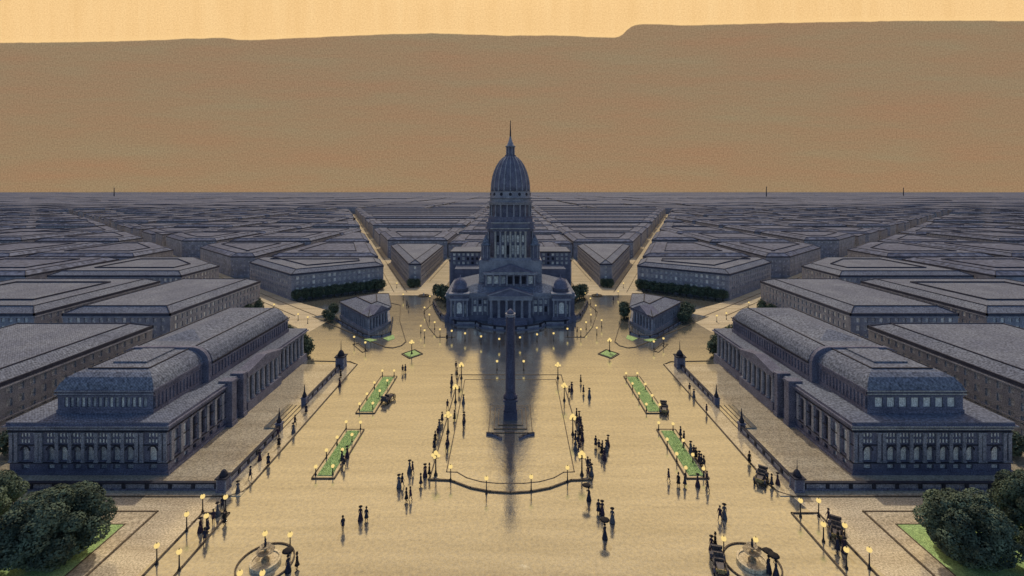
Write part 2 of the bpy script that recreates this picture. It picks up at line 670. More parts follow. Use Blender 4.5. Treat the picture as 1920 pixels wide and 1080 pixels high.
def city_pieces():
    """polygons of the blocks on the left half: (polygon, row, column, district)"""
    out = []
    for r, (ya, yb) in enumerate(cell_rows()):
        for c, (xa, xb) in enumerate(cell_cols(ya)):
            base = [(-xb, ya), (-xa, ya), (-xa, yb), (-xb, yb)]
            # between the two diagonals
            P = base
            if ya < 900:
                P = clip(P, -1, -.36, -21)
            P = clip(P, 1, 1.05, 116.9) if ya < 800 else P
            P = clip(P, -24, 33, 8661)
            if len(P) > 2 and ya > 180:
                out.append((P, r, c, 'between the avenues' if ya < 900 else 'far back'))
            # before the outer diagonal
            if ya < 800:
                P = clip(base, -1, -1.05, -98.9 if r < 2 else -(82 if (r + c) % 2 == 0 else 97))
                P = clip(P, -1, 0, 95 if r else 91)
                if len(P) > 2:
                    out.append((P, r, c, 'before the diagonal avenue'))
        # wedge beside the axis
        if 240 < ya < 900:
            P = [(-400, ya if r > 3 else 225), (-42, ya if r > 3 else 225), (-42, yb if r > 3 else 300), (-400, yb if r > 3 else 300)]
            P = clip(P, 1, .36, 33.5)
            if len(P) > 2:
                out.append((P, r, 0, 'in the wedge beside the dome'))
    res = []
    for P, r, c, d in out:
        P = tidy(P)
        if len(P) > 2 and abs(area(P)) > 120:
            if area(P) < 0:
                P = P[::-1]
            res.append((P, r, c, d))
    return res


def in_view(P, h):
    for f in range(len(P)):
        a, b = P[f], P[(f + 1) % len(P)]
        for t in (0, .25, .5, .75):
            x, y = a[0] + (b[0] - a[0]) * t, a[1] + (b[1] - a[1]) * t
            if y > 5:
                px, py = VX + F * x / y, VY + F * (H - h) / y
                if -10 < px < 1930 and py < 1085:
                    return True
    return False


def block_roof(mb, ln, P, h, ins=3.2, up=1.5, lw=.32):
    I = offset_ring(P, ins) if inset(P, ins * 1.7) else None
    n = len(P)
    if I is None:
        mb.poly([(p[0], p[1], h) for p in P])
    else:
        for i in range(n):
            j = (i + 1) % n
            mb.poly([(*P[i], h), (*P[j], h), (*I[j], h + up), (*I[i], h + up)])
        mb.poly([(p[0], p[1], h + up) for p in I])
    if ln is not None:
        for i in range(n):
            ln.obox(P[i], P[(i + 1) % n], lw, h - .5, h + .22, lw / 2)
        if I:
            for i in range(n):
                ln.obox(I[i], I[(i + 1) % n], lw * .8, h + up - .1, h + up + .2, lw / 3)
                ln.tube((*P[i], h + .1), (*I[i], h + up + .12), lw * .4, lw * .4, 5)
        J = offset_ring(P, ins + 7) if I and inset(P, ins * 1.7 + 12) else None
        if J:
            for i in range(n):
                ln.obox(J[i], J[(i + 1) % n], lw * .7, h + up - .05, h + up + .5, lw / 3)
    return I


def city_block(P, h, label, near, ins=3.2):
    cx, cy = sum(p[0] for p in P) / len(P), sum(p[1] for p in P) / len(P)
    root = thing('city_block', label, 'building', cx, cy, 'city blocks around the civic centre')
    wall, roof, ln = MB(), MB(), MB()
    n = len(P)
    panes = []
    if near:
        fl = 4
        for i in range(n):
            a, b = P[i], P[(i + 1) % n]
            L_ = math.hypot(b[0] - a[0], b[1] - a[1])
            u = ((b[0] - a[0]) / L_, (b[1] - a[1]) / L_)
            nn = (u[1], -u[0])
            seen = (nn[0] * -a[0] + nn[1] * -a[1]) > 0
            ops = []
            if seen and L_ > 4:
                k = int((L_ - 1.6) / 2.15)
                st = (L_ - k * 2.15) / 2
                fh = (h - 1.2) / fl
                for f in range(fl):
                    for q in range(k):
                        ops.append((st + q * 2.15 + .55, st + q * 2.15 + 1.6, .75 + f * fh + .35, .75 + f * fh + fh * .78))
            panes += facade(wall, a, u, nn, L_, 0, h, ops, .22)
            if seen:                                      # string courses and a base
                nx, ny = nn[0] * .12, nn[1] * .12
                for z0, z1, w_ in ((.0, .7, .3), (h * .36, h * .36 + .3, .3), (h - 1.0, h - .72, .36)):
                    wall.obox((a[0] + nx * w_ / .3, a[1] + ny * w_ / .3), (b[0] + nx * w_ / .3, b[1] + ny * w_ / .3), w_, z0, z1)
        wall.build('wall', 'stone_mid', root)
        panes.sort(key=lambda p: p[0][0] ** 2 + p[0][1] ** 2)
        add_windows(panes, root, ['glass', 'glass', 'glass_bright'])
    else:
        wall.prism(P, 0, h, bottom=False, top=False)
        wall.build('wall', 'wall_far', root)
    block_roof(roof, ln, P, h, ins)
    roof.build('roof', 'roof' if near else 'roof_far', root)
    ln.build('cornice', 'slate_trim', root)
    return root


HR = random.Random(5)
pieces = []
for sgn in (1, -1):
    for P, r, c, d in city_pieces():
        h = 10.5 if r < 4 else 10.5 + HR.uniform(-1.6, 1.6)
        if in_view([(p[0], p[1]) for p in P], h):
            pieces.append((min(p[1] for p in P), sgn, P, r, c, d, h))
for r, (ya, yb) in enumerate(cell_rows()):                # blocks behind the dome, on the axis itself
    if ya > 240:
        xw = 30 if r == 3 else 41.4
        a = 236 if r == 3 else ya
        pieces.append((a, 1, [(-xw, a), (xw, a), (xw, yb), (-xw, yb)], r, -1, 'on the axis behind the dome', 10.5 + HR.uniform(-1, 1)))
pieces.sort(key=lambda q: q[0])
far = MB()
far_roof_from = []
for k, (ymin, sgn, P, r, c, d, h) in enumerate(pieces):
    SX = sgn
    if k < 262:
        if c < 0:
            lab = f'grey city block {d}, {ORD[r - 3]} row back' if r - 3 < 20 else 'grey city block on the axis'
        elif 'wedge' in d:
            lab = f'wedge-shaped grey city block {SIDE()} of the dome, {ORD[max(0, r - 3)]} from the front'
        else:
            lab = f'grey-roofed block on the {SIDE()}, {ORD[r]} row back, {ORD[min(c, 19)]} column out, {d}'
        city_block(P, h, lab, ymin < 250 and not (c >= 2) and d != 'on the axis behind the dome')
    else:
        Q = [(p[0] * sgn, p[1]) for p in P]
        if sgn < 0:
            Q = Q[::-1]
        b = len(far.f)
        far.prism(Q, 0, h, bottom=False, top=False)
        far_roof_from.append((b, len(far.f), 1))
        b = len(far.f)
        w = .55 + ymin * .0006
        if ymin < 2600:
            for i in range(len(Q)):
                far.obox(Q[i], Q[(i + 1) % len(Q)], w, h - 1.2, h + .25 + ymin * .0002)
        far_roof_from.append((b, len(far.f), 2))
        b = len(far.f)
        block_roof(far, None, Q, h)
        far_roof_from.append((b, len(far.f), 0))
SX = 1
me = far.mesh('distant_city', 'roof_far')
me.materials.append(M['wall_far'])
me.materials.append(M['slate_trim'])
for a, b, mi in far_roof_from:
    for i in range(a, b):
        me.polygons[i].material_index = mi
o = bpy.data.objects.new('distant_city', me)
C.objects.link(o)
tag(o, 'grey roofs of the distant city running out to the horizon', 'city', kind='stuff')


# ------------------------------------------------------------------ the two civic palaces flanking the plaza
def civic_palace():
    X0, X1, Y0, Y1, ZC = -79.3, -54.2, 76.0, 127.0, 8.4
    root = thing('civic_palace', f'long grey palace with arched windows and mansard attic on the {SIDE()} of the plaza', 'building', (X0 + X1) / 2, (Y0 + Y1) / 2,
                 'palaces flanking the plaza')
    W = X1 - X0
    right = SX < 0
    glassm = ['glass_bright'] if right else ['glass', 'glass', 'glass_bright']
    # ---- main storey
    wall, trim, pale, plinth = MB(), MB(), MB(), MB()
    cxs = [-76.8, -72.75, -70.68, -68.6, -66.5, -64.45, -62.35, -60.25, -56.6]
    ops = []
    for i, cx in enumerate(cxs):
        end = i in (0, 8)
        c = cx - X0
        w = .62 if end else .55
        ops += [(c - w, c + w, 2.15, 4.45, True), (c - w, c + w, .85, 1.62)]
        for k in (-1, 0, 1):
            for z in (5.0, 5.95):
                ops.append((c + k * .52 - .16, c + k * .52 + .17, z, z + .6, False, .1))
    small = [i for i, o in enumerate(ops) if len(o) > 5]
    pf = facade(wall, (X0, Y0), (1, 0), (0, -1), W, .0, ZC - .3, ops, .35)
    sops = []
    for k in range(6):
        c = 1.9 + k * 2.25
        sops += [(c - .5, c + .5, 2.3, 6.3), (c - .45, c + .45, .75, 1.5)]
    L1 = Y1 - Y0
    ps = facade(wall, (X1, Y0), (0, 1), (1, 0), 15.2, 0, ZC - .3, sops, .35)
    # set-back wall behind the colonnade, with tall windows
    XR = X1 - 1.3
    cops = [(1.2 + k * 2.1, 2.2 + k * 2.1, 2.3, 6.2) for k in range(16)]
    pc = facade(wall, (XR, Y0 + 15.2), (0, 1), (1, 0), L1 - 15.2, 0, ZC - .3, cops, .3)
    wall.poly([(XR, Y0 + 15.2, 0), (X1, Y0 + 15.2, 0), (X1, Y0 + 15.2, ZC - .3), (XR, Y0 + 15.2, ZC - .3)])
    wall.poly([(X0, Y0, 0), (X0, Y0, ZC - .3), (X0, Y1, ZC - .3), (X0, Y1, 0)])
    wall.poly([(X0, Y1, 0), (XR, Y1, 0), (XR, Y1, ZC - .3), (X0, Y1, ZC - .3)])
    wall.build('wall', 'stone', root)
    # ---- plinth, string courses, cornice
    plinth.box(X0 - .35, X1 + .35, Y0 - .35, Y1 + .35, 0, .62)
    plinth.box(X1 - 1.28, X1 + .28, Y0 + 15.3, Y1 + .1, .62, 1.9)
    plinth.build('plinth', 'stone', root)
    for z0, z1, k in ((1.82, 2.02, .14), (4.62, 4.78, .1), (6.75, 6.95, .12)):
        trim.box(X0 - k, X1 + k, Y0 - k, Y0 - .003, z0, z1)
        trim.box(X1 + .003, X1 + k, Y0, Y0 + 15.2, z0, z1)
    trim.build('string_course', 'ink', root)
    co = MB()
    co.box(X0 - .2, X1 + .2, Y0 - .2, Y1 + .2, ZC - 1.05, ZC - .62)
    co.box(X0 - .62, X1 + .62, Y0 - .62, Y1 + .62, ZC - .62, ZC - .42)
    co.box(X0 - .3, X1 + .3, Y0 - .3, Y1 + .3, ZC - .42, ZC)
    co.build('cornice', 'stone', root)
    pale.box(X0 - .66, X1 + .66, Y0 - .66, Y0 - .6, ZC - .60, ZC - .47)
    pale.box(X0 - .26, X1 + .26, Y0 - .26, Y0 - .19, ZC - 1.2, ZC - 1.05)
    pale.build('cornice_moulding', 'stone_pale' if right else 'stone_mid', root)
    dent = MB()
    for k in range(40):
        x = X0 + .3 + k * (W - .6) / 39
        dent.box(x - .1, x + .1, Y0 - .45, Y0 - .2, ZC - .78, ZC - .62)
    dent.build('dentils', 'stone_mid', root)
    # ---- pilasters between the bays and at the corner pavilions
    for x in [X0 + .35, X0 + 1.15, -74.9, -74.25] + [(a + b) / 2 for a, b in zip(cxs[1:7], cxs[2:8])] + [-59.1, -58.3, X1 - 1.15, X1 - .35]:
        p = MB()
        wide = .26
        p.box(x - wide, x + wide, Y0 - .22, Y0 - .003, 2.02, 6.75)
        p.box(x - wide - .08, x + wide + .08, Y0 - .3, Y0 - .004, 6.45, 6.75)
        p.box(x - wide - .08, x + wide + .08, Y0 - .3, Y0 - .004, 2.02, 2.25)
        p.build('pilaster', 'stone_mid', root)
    for k in range(7):
        y = Y0 + .75 + k * 2.25
        p = MB()
        p.box(X1 + .003, X1 + .24, y - .3, y + .3, 2.0, 6.8)
        p.box(X1 + .003, X1 + .32, y - .38, y + .38, 6.5, 6.8)
        p.build('pilaster', 'stone_mid', root)
    arch = MB()
    for i, cx in enumerate(cxs):
        w = .62 if i in (0, 8) else .55
        for k in range(8):
            a0, a1 = PI * k / 8, PI * (k + 1) / 8
            sp = 4.45 - w
            q = lambda a, r: (cx + r * math.cos(a), sp + r * math.sin(a))
            A, B, D, E = q(a0, w + .02), q(a1, w + .02), q(a1, w + .2), q(a0, w + .2)
            arch.rings([[(A[0], Y0 - .1, A[1]), (B[0], Y0 - .1, B[1]), (D[0], Y0 - .1, D[1]), (E[0], Y0 - .1, E[1])],
                        [(A[0], Y0 - .004, A[1]), (B[0], Y0 - .004, B[1]), (D[0], Y0 - .004, D[1]), (E[0], Y0 - .004, E[1])]])
    arch.build('archivolts', 'ink', root)
    # ---- two great piers and the columned front along the plaza
    for y, w in ((91.9, .75), (95.6, .55)):
        p = MB()
        p.box(X1 - 1.2, X1 + 1.35, y - w, y + w, .0, ZC + .1)
        p.box(X1 - 1.2, X1 + 1.5, y - w - .15, y + w + .15, ZC + .1, ZC + .4)
        p.box(X1 - 1.2, X1 + 1.5, y - w - .15, y + w + .15, 0, .9)
        p.build('pier', 'stone', root)
    for k in range(7):
        y = 98.2 + k * 2.05
        p = MB()
        p.lathe(X1 + .35, y, [(.62, 1.9), (.62, 2.1), (.48, 2.2), (.44, 4.5), (.38, 6.6), (.42, 6.65), (.62, 6.9), (.62, 7.1)], 10)
        p.build('column', 'stone_mid', root)
    for k in range(7):
        y = 113.4 + k * 2.08
        p = MB()
        p.lathe(X1 - .45, y, [(.55, 1.9), (.55, 2.1), (.44, 2.2), (.36, 6.5), (.55, 6.9), (.55, 7.1)], 10)
        p.build('column', 'stone_mid', root)
    pt = MB()
    pt.box(X1 - .9, X1 + 1.05, 97.2, 111.4, 7.1, 8.2)
    pt.rings([[(X1 - 1.2, 96.9, 8.2), (X1 - 1.2, 111.7, 8.2), (X1 - 1.2, 104.3, 9.5)], [(X1 + 1.2, 96.9, 8.2), (X1 + 1.2, 111.7, 8.2), (X1 + 1.2, 104.3, 9.5)]])
    pt.build('pediment', 'stone', root)
    base = MB()
    base.box(X1 + .3, X1 + 1.1, 97.2, 111.4, 0, 1.9)
    base.build('portico_base', 'stone', root)
    rf = MB()
    rf.poly([(X0 - .3, Y0 - .3, ZC + .01), (X1 + .3, Y0 - .3, ZC + .01), (X1 + .3, Y1 + .3, ZC + .01), (X0 - .3, Y1 + .3, ZC + .01)])
    rf.build('terrace_roof', 'roof', root)
    # ---- front attic with its mansard
    a0, a1, b0, b1 = -74.4, -58.7, 78.9, 91.5
    at = MB()
    n = 7 if right else 15
    wops = []
    for k in range(n):
        c = .9 + (a1 - a0 - 1.8) * (k + .5) / n
        hw = .66 if right else .3
        wops.append((c - hw, c + hw, 9.35, 10.95))
    pa = facade(at, (a0, b0), (1, 0), (0, -1), a1 - a0, ZC, 12.2, wops, .25)
    at.box(a0, a1, b0 + .3, b1, ZC, 12.19)
    for k in range(14):                                   # piers along the attic's long side
        y = b0 + .5 + k * .88
        at.box(a1 + .003, a1 + .16, y - .17, y + .17, 9.1, 11.1)
    at.build('attic_wall', 'stone', root)
    al = MB()
    for z0, z1, k in ((ZC + .012, 9.0, .14), (11.15, 11.35, .12), (12.0, 12.3, .3)):
        al.box(a0 - k, a1 + k, b0 - k, b1, z0, z1)
    al.build('attic_cornice', 'stone', root)
    if True:
        s_ = MB()
        s_.box(a0 - .3, a1 + .3, b0 - .36, b0 - .305, 11.55, 11.72)
        s_.box(a0 - .33, a1 + .33, b0 - .36, b0 - .31, 12.05, 12.2)
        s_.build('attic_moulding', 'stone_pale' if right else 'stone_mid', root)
    mr = MB()
    prof = [(-.2, 12.3), (.15, 13.2), (.8, 14.0), (1.7, 14.5), (2.7, 14.75)]
    mr.rings([[(a0 + i, b0 + i, z), (a1 - i, b0 + i, z), (a1 - i, b1, z), (a0 + i, b1, z)] for i, z in prof])
    mr.build('attic_roof', 'roof', root)
    rl = MB()
    i = 2.7
    rl.box(a0 + i, a1 - i, b0 + i - .14, b0 + i + .14, 14.7, 14.9)
    rl.box(a1 - i - .12, a1 - i + .12, b0 + i, b1, 14.7, 14.9)
    rl.box(a0 + i - .12, a0 + i + .12, b0 + i, b1, 14.7, 14.9)
    rl.build('roof_ridge', 'ink', root)
    sk = MB()
    sk.box(a0 + 4.8, a1 - 5, b0 + 5.2, b1 - .5, 14.76, 15.05)
    sk.build('skylight', 'roof', root)
    # ---- main attic: a long barrel-edged roof behind it
    c0, c1, d0, d1 = -74.6, -57.5, 91.5, 124.5
    half = [(0, ZC), (0, 12.35), (.3, 13.3), (.95, 14.2), (1.9, 14.8), (3.0, 15.1)]
    sec = [(c1 - i, z) for i, z in half] + [(c0 + i, z) for i, z in reversed(half)]
    bw = MB()
    bw.rings([[(x, d0, z) for x, z in sec], [(x, d0 + .9, z) for x, z in sec]])
    bw.box(c0, c1 - .2, d0 + .9, d1, ZC, 12.3)
    for k in range(30):
        y = d0 + 1.6 + k * 1.06
        bw.box(c1 - .21, c1 - .02, y - .2, y + .2, 9.2, 11.2)
    bw.box(c1 - .25, c1 + .08, d0 + .95, d1, 11.2, 11.6)
    bw.box(c1 - .25, c1 + .08, d0 + .95, d1, ZC + .01, 9.2)
    bw.build('main_attic_wall', 'stone', root)
    br = MB()
    sec2 = [(c1 + .15 - i, z - .05) for i, z in half[1:]] + [(c0 - .15 + i, z - .05) for i, z in reversed(half[1:])]
    sec2 = [(c1 + .15, 12.0)] + sec2 + [(c0 - .15, 12.0)]
    hip = [(x + (2.5 if x < (c0 + c1) / 2 else -2.5) * (1 if z > 14 else .3), z) for x, z in sec2]
    br.rings([[(x, d0 + .95, z) for x, z in sec2], [(x, d1 - 2, z) for x, z in sec2], [(x, d1 + .2, min(z, 12.6)) for x, z in hip]])
    br.build('main_attic_roof', 'roof', root)
    r2 = MB()
    r2.box(c1 - 3.1, c1 - 2.85, d0 + .9, d1 - 2, 15.02, 15.2)
    r2.box(c0 + 2.85, c0 + 3.1, d0 + .9, d1 - 2, 15.02, 15.2)
    r2.box(c1 + .1, c1 + .3, d0 + .9, d1, 11.9, 12.1)
    r2.build('main_roof_ridge', 'ink', root)
    s2 = MB()
    m_ = (c0 + c1) / 2
    s2.rings([[(c0 + 4, d0 + 4, 15.02), (c1 - 4, d0 + 4, 15.02), (c1 - 4, d1 - 5, 15.02), (c0 + 4, d1 - 5, 15.02)],
              [(m_ - .5, d0 + 8, 16.2), (m_ + .5, d0 + 8, 16.2), (m_ + .5, d1 - 9, 16.2), (m_ - .5, d1 - 9, 16.2)]])
    s2.build('skylight', 'roof', root)
    add_windows([pf[i] for i in small], root, 'glass_bright', 'upper_window')
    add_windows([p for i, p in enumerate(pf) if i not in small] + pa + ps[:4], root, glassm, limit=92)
    add_windows(ps[4:], root, 'ink', 'side_window', 8)
    sm = MB()
    for p in pc:
        sm.poly(p)
    tag(sm.build('colonnade_glazing', 'ink', root), kind='stuff')
    return root


def balustrade(pts, label, h=1.3, w=.5, pier=3.0, group='dark parapet walls round the terraces'):
    a, b = pts[0], pts[-1]
    root = thing('parapet_wall', label, 'wall', (a[0] + b[0]) / 2, (a[1] + b[1]) / 2, group)
    base, cop, panel = MB(), MB(), MB()
    piers = []
    for p, q in zip(pts, pts[1:]):
        L_ = math.hypot(q[0] - p[0], q[1] - p[1])
        base.obox(p, q, w * .96, 0, h * .3, w * .48)
        panel.obox(p, q, w * .5, h * .3, h * .84)
        cop.obox(p, q, w * 1.06, h * .84, h, w * .53)
        n = max(1, int(L_ / pier))
        for k in range(n + 1):
            t = k / n
            piers.append((p[0] + (q[0] - p[0]) * t, p[1] + (q[1] - p[1]) * t, math.atan2(q[1] - p[1], q[0] - p[0])))
    base.build('base', 'stone', root)
    panel.build('balusters', 'stone_mid', root)
    cop.build('coping', 'ink', root)
    for x, y, a in piers:
        m = MB()
        u = (math.cos(a) * w * .5, math.sin(a) * w * .5)
        m.obox((x - u[0], y - u[1]), (x + u[0], y + u[1]), w * 1.15, h * .3, h * .835)
        m.build('pier', 'ink', root)
    return root


def finial_pedestal(x, y, label, z=0, s=1.0):
    root = thing('obelisk_finial', label, 'finial', x, y, 'finials on the terrace walls', 0)
    m = MB()
    m.box(x - .5 * s, x + .5 * s, y - .5 * s, y + .5 * s, z, z + 1.45 * s)
    m.box(x - .6 * s, x + .6 * s, y - .6 * s, y + .6 * s, z + 1.45 * s, z + 1.65 * s)
    m.build('pedestal', 'stone', root)
    m = MB()
    m.lathe(x, y, [(.42 * s, z + 1.65 * s), (.5 * s, z + 1.95 * s), (.3 * s, z + 2.35 * s), (.16 * s, z + 2.9 * s), (.05 * s, z + 4.3 * s)], 8)
    m.build('spire', 'ink', root)
    return root


def gate_tower(x, y, label, s=1.0, spire=True):
    root = thing('gate_pier', label, 'pier', x, y, 'piers at the ends of the terrace walls')
    m = MB()
    m.box(x - .95 * s, x + .95 * s, y - .95 * s, y + .95 * s, 0, 2.9 * s)
    m.box(x - 1.1 * s, x + 1.1 * s, y - 1.1 * s, y + 1.1 * s, 0, .6 * s)
    m.build('shaft', 'stone', root)
    for sx in (-1, 1):
        for sy in (-1, 1):
            c = MB()
            c.lathe(x + sx * .9 * s, y + sy * .9 * s, [(.2 * s, .6 * s), (.16 * s, 2.7 * s), (.24 * s, 2.9 * s)], 8)
            c.build('column', 'stone_mid', root)
    m = MB()
    m.box(x - 1.25 * s, x + 1.25 * s, y - 1.25 * s, y + 1.25 * s, 2.9 * s, 3.15 * s)
    m.build('cornice', 'ink', root)
    m = MB()
    m.lathe(x, y, [(.85 * s, 3.15 * s), (.8 * s, 3.6 * s), (.5 * s, 4.2 * s), (.2 * s, 4.5 * s)], 12)
    m.build('cap', 'ink', root, True)
    if spire:
        m = MB()
        m.lathe(x, y, [(.12 * s, 4.5 * s), (.03 * s, 6.8 * s)], 6)
        m.build('spire', 'ink', root)
    return root


def kerb(pts, w=.2, h=.13, closed=False):
    m = MB()
    pp = list(pts) + ([pts[0]] if closed else [])
    for a, b in zip(pp, pp[1:]):
        m.obox(a, b, w, 0, h, w / 2)
    struct('kerb', m, 'kerb')


def pave(P, z=.12, mat='paving', name='pavement'):
    m = MB()
    if area(P) < 0:
        P = P[::-1]
    m.prism(P, 0, z, bottom=False)
    return struct(name, m, mat)


# ------------------------------------------------------------------ the domed hall
def domed_hall():
    TY = 180.0
    root = thing('domed_hall', 'great dark domed civic hall with columned tower and spire facing the plaza', 'building', 0, TY)
    B = lambda name, mb, mat, sm=False: mb.build(name, mat, root, sm)
    panes = []
    # ---- main body
    X0, X1, Y0, Y1, ZC = -22.0, 22.0, 165.0, 192.0, 9.6
    wall = MB()
    ops = []
    for sgn in (-1, 1):
        for k in range(3):
            c = 22 + sgn * (8.7 + k * 1.75)
            ops += [(c - .5, c + .5, 3.2, 5.2), (c - .45, c + .45, 5.9, 7.3)]
    panes += facade(wall, (X0, Y0), (1, 0), (0, -1), X1 - X0, 0, ZC, ops, .3)
    sd = [(1.5 + k * 2.4, 2.6 + k * 2.4, 3.0, 6.8) for k in range(10)]
    panes += facade(wall, (X1, Y0), (0, 1), (1, 0), Y1 - Y0, 0, ZC, sd, .3)
    panes += facade(wall, (X0, Y1), (0, -1), (-1, 0), Y1 - Y0, 0, ZC, sd, .3)
    wall.poly([(X1, Y1, 0), (X0, Y1, 0), (X0, Y1, ZC), (X1, Y1, ZC)])
    B('wall', wall, 'stone')
    st = MB()
    st.box(X0 - .5, X1 + .5, Y0 - .5, Y1 + .5, 0, 2.2)
    B('plinth', st, 'stone')
    co = MB()
    co.box(X0 - .2, X1 + .2, Y0 - .2, Y1 + .2, 7.9, 8.5)
    co.box(X0 - .55, X1 + .55, Y0 - .55, Y1 + .55, 8.5, 8.8)
    co.box(X0 - .15, X1 + .15, Y0 - .15, Y1 + .15, 8.8, ZC + .2)
    B('cornice', co, 'stone_mid')
    for sgn in (-1, 1):
        for k in range(4):
            x = sgn * (7.85 + k * 1.75)
            p = MB()
            p.box(x - .25, x + .25, Y0 - .3, Y0 - .003, 2.2, 7.9)
            B('pilaster', p, 'stone_mid')
    rf = MB()
    rf.rings([[(X0, Y0, ZC + .21), (X1, Y0, ZC + .21), (X1, Y1, ZC + .21), (X0, Y1, ZC + .21)],
              [(-12, Y0 + 4, 12.2), (12, Y0 + 4, 12.2), (12, Y1 - 3, 12.2), (-12, Y1 - 3, 12.2)]])
    B('roof', rf, 'roof')
    # ---- corner pavilions with low domes
    for sgn in (-1, 1):
        cx = sgn * 17.4
        pv = MB()
        pp = facade(pv, (cx - 3, 163.2), (1, 0), (0, -1), 6, 0, 10.0, [(2.1, 3.9, 3.0, 6.9, True), (.7, 1.3, 3.0, 6.2), (4.7, 5.3, 3.0, 6.2)], .4)
        panes += pp
        pv.poly([(cx - 3, 163.2, 0), (cx - 3, 163.2, 10), (cx - 3, 171, 10), (cx - 3, 171, 0)])
        pv.poly([(cx + 3, 163.2, 0), (cx + 3, 163.2, 10), (cx + 3, 171, 10), (cx + 3, 171, 0)])
        pv.poly([(cx - 3, 163.2, 10), (cx + 3, 163.2, 10), (cx + 3, 171, 10), (cx - 3, 171, 10)])
        B('pavilion', pv, 'stone')
        for k in (-2.7, -1.45, 1.45, 2.7):
            c = MB()
            c.lathe(cx + k, 162.9, [(.34, 2.2), (.3, 2.5), (.26, 7.2), (.36, 7.6)], 8)
            B('column', c, 'stone_mid')
        tr = MB()
        tr.box(cx - 3.3, cx + 3.3, 162.5, 170.5, 7.62, 8.3)
        tr.box(cx - 3.5, cx + 3.5, 162.3, 170.7, 9.6, 10.1)
        B('pavilion_cornice', tr, 'stone_pale' if False else 'stone_mid')
        bs = MB()
        bs.box(cx - 3.3, cx + 3.3, 162.4, 163.19, 0, 2.19)
        B('pavilion_base', bs, 'stone')
        dm = MB()
        dm.lathe(cx, 166.5, [(2.7, 10.1), (2.7, 11.2), (2.9, 11.3), (2.5, 11.5), (2.35, 12.5), (1.8, 13.7), (.9, 14.5), (.2, 14.8), (.06, 15.8)], 16)
        B('pavilion_dome', dm, 'stone', True)
    # ---- lower portico
    pb = MB()
    pb.box(-7.6, 7.6, 161.2, 164.99, 0, 2.0)
    for k in range(4):
        pb.box(-5.6 - .001 * k, 5.6 + .001 * k, 160.6 - k * .6, 161.2 - k * .6, 0, 1.7 - k * .42)
    B('portico_steps', pb, 'stone')
    for k in range(6):
        c = MB()
        x = -6.5 + k * 2.6
        c.lathe(x, 162.2, [(.62, 2.0), (.62, 2.25), (.5, 2.4), (.42, 7.3), (.62, 7.7), (.62, 7.95)], 10)
        B('column', c, 'stone_mid')
    e = MB()
    e.box(-7.4, 7.4, 161.5, 164.98, 7.96, 9.1)
    e.box(-7.7, 7.7, 161.2, 164.98, 9.1, 9.4)
    B('portico_entablature', e, 'stone_mid')
    g_ = MB()
    g_.rings([[(-7.7, 161.3, 9.41), (7.7, 161.3, 9.41), (0, 161.3, 11.9)], [(-7.7, 166, 9.41), (7.7, 166, 9.41), (0, 166, 11.9)]])
    B('pediment', g_, 'stone')
    gl = MB()
    for s_ in (-1, 1):
        gl.rings([[(s_ * 7.8, 161.0, 9.42), (s_ * 7.8, 161.0, 9.75), (0, 161.0, 12.2), (0, 161.0, 11.85)],
                  [(s_ * 7.8, 161.28, 9.42), (s_ * 7.8, 161.28, 9.75), (0, 161.28, 12.2), (0, 161.28, 11.85)]])
    B('pediment_moulding', gl, 'stone_mid')
    # ---- upper hall with its own pediment
    up = MB()
    panes += facade(up, (-9.2, 167.6), (1, 0), (0, -1), 18.4, 9.7, 16.0, [(1.1 + k * 2.4, 2.6 + k * 2.4, 12.3, 15.0) for k in range(7)], .5)
    up.box(-9.2, 9.2, 168.2, 190, 9.7, 15.98)
    B('upper_hall', up, 'stone')
    for k in range(8):
        c = MB()
        x = -8.4 + k * 2.4
        c.lathe(x, 167.2, [(.38, 11.9), (.32, 12.2), (.28, 15.2), (.4, 15.6)], 8)
        B('column', c, 'stone_mid')
    e = MB()
    e.box(-9.4, 9.4, 166.6, 168.1, 15.62, 16.3)
    B('upper_cornice', e, 'stone_mid')
    g_ = MB()
    g_.rings([[(-7.6, 166.7, 16.31), (7.6, 166.7, 16.31), (0, 166.7, 18.9)], [(-7.6, 172, 16.31), (7.6, 172, 16.31), (0, 172, 18.9)]])
    B('upper_pediment', g_, 'stone')
    gl = MB()
    gl.box(-6.6, 6.6, 166.5, 166.69, 16.32, 16.5)
    B('upper_moulding', gl, 'stone_pale')
    # ---- tower base
    tb = MB()
    tb.rings([[(-11.2, 171.0, 9.7), (11.2, 171.0, 9.7), (11.2, 191, 9.7), (-11.2, 191, 9.7)],
              [(-11.2, 171.2, 20.0), (11.2, 171.2, 20.0), (11.2, 191, 20.0), (-11.2, 191, 20.0)],
              [(-8.6, 172.0, 20.9), (8.6, 172.0, 20.9), (8.6, 189, 20.9), (-8.6, 189, 20.9)]])
    B('tower_base', tb, 'stone_mid')
    # ---- tall columned stage, cut corners
    hw = 7.4
    k_ = 2.2
    octo = lambda h_, c: [(-h_ + c, TY - h_), (h_ - c, TY - h_), (h_, TY - h_ + c), (h_, TY + h_ - c), (h_ - c, TY + h_), (-h_ + c, TY + h_), (-h_, TY + h_ - c), (-h_, TY - h_ + c)]
    ts = MB()
    ts.prism(octo(hw, k_), 20.6, 31)
    B('tower_stage', ts, 'stone')
    for k in range(7):
        x = -5.4 + k * 1.8
        c = MB()
        c.lathe(x, TY - hw - .55, [(.5, 20.91), (.4, 21.4), (.34, 29.8), (.5, 30.3)], 8)
        B('tower_column', c, 'stone_pale' if k in (0, 2, 3, 4, 5, 6) else 'stone_mid')
    for sgn in (-1, 1):
        for k in range(5):
            c = MB()
            c.lathe(sgn * (hw + .55), TY - 4 + k * 2, [(.5, 20.91), (.36, 21.4), (.32, 29.8), (.5, 30.3)], 8)
            B('tower_column', c, 'stone_mid')
    sg = MB()
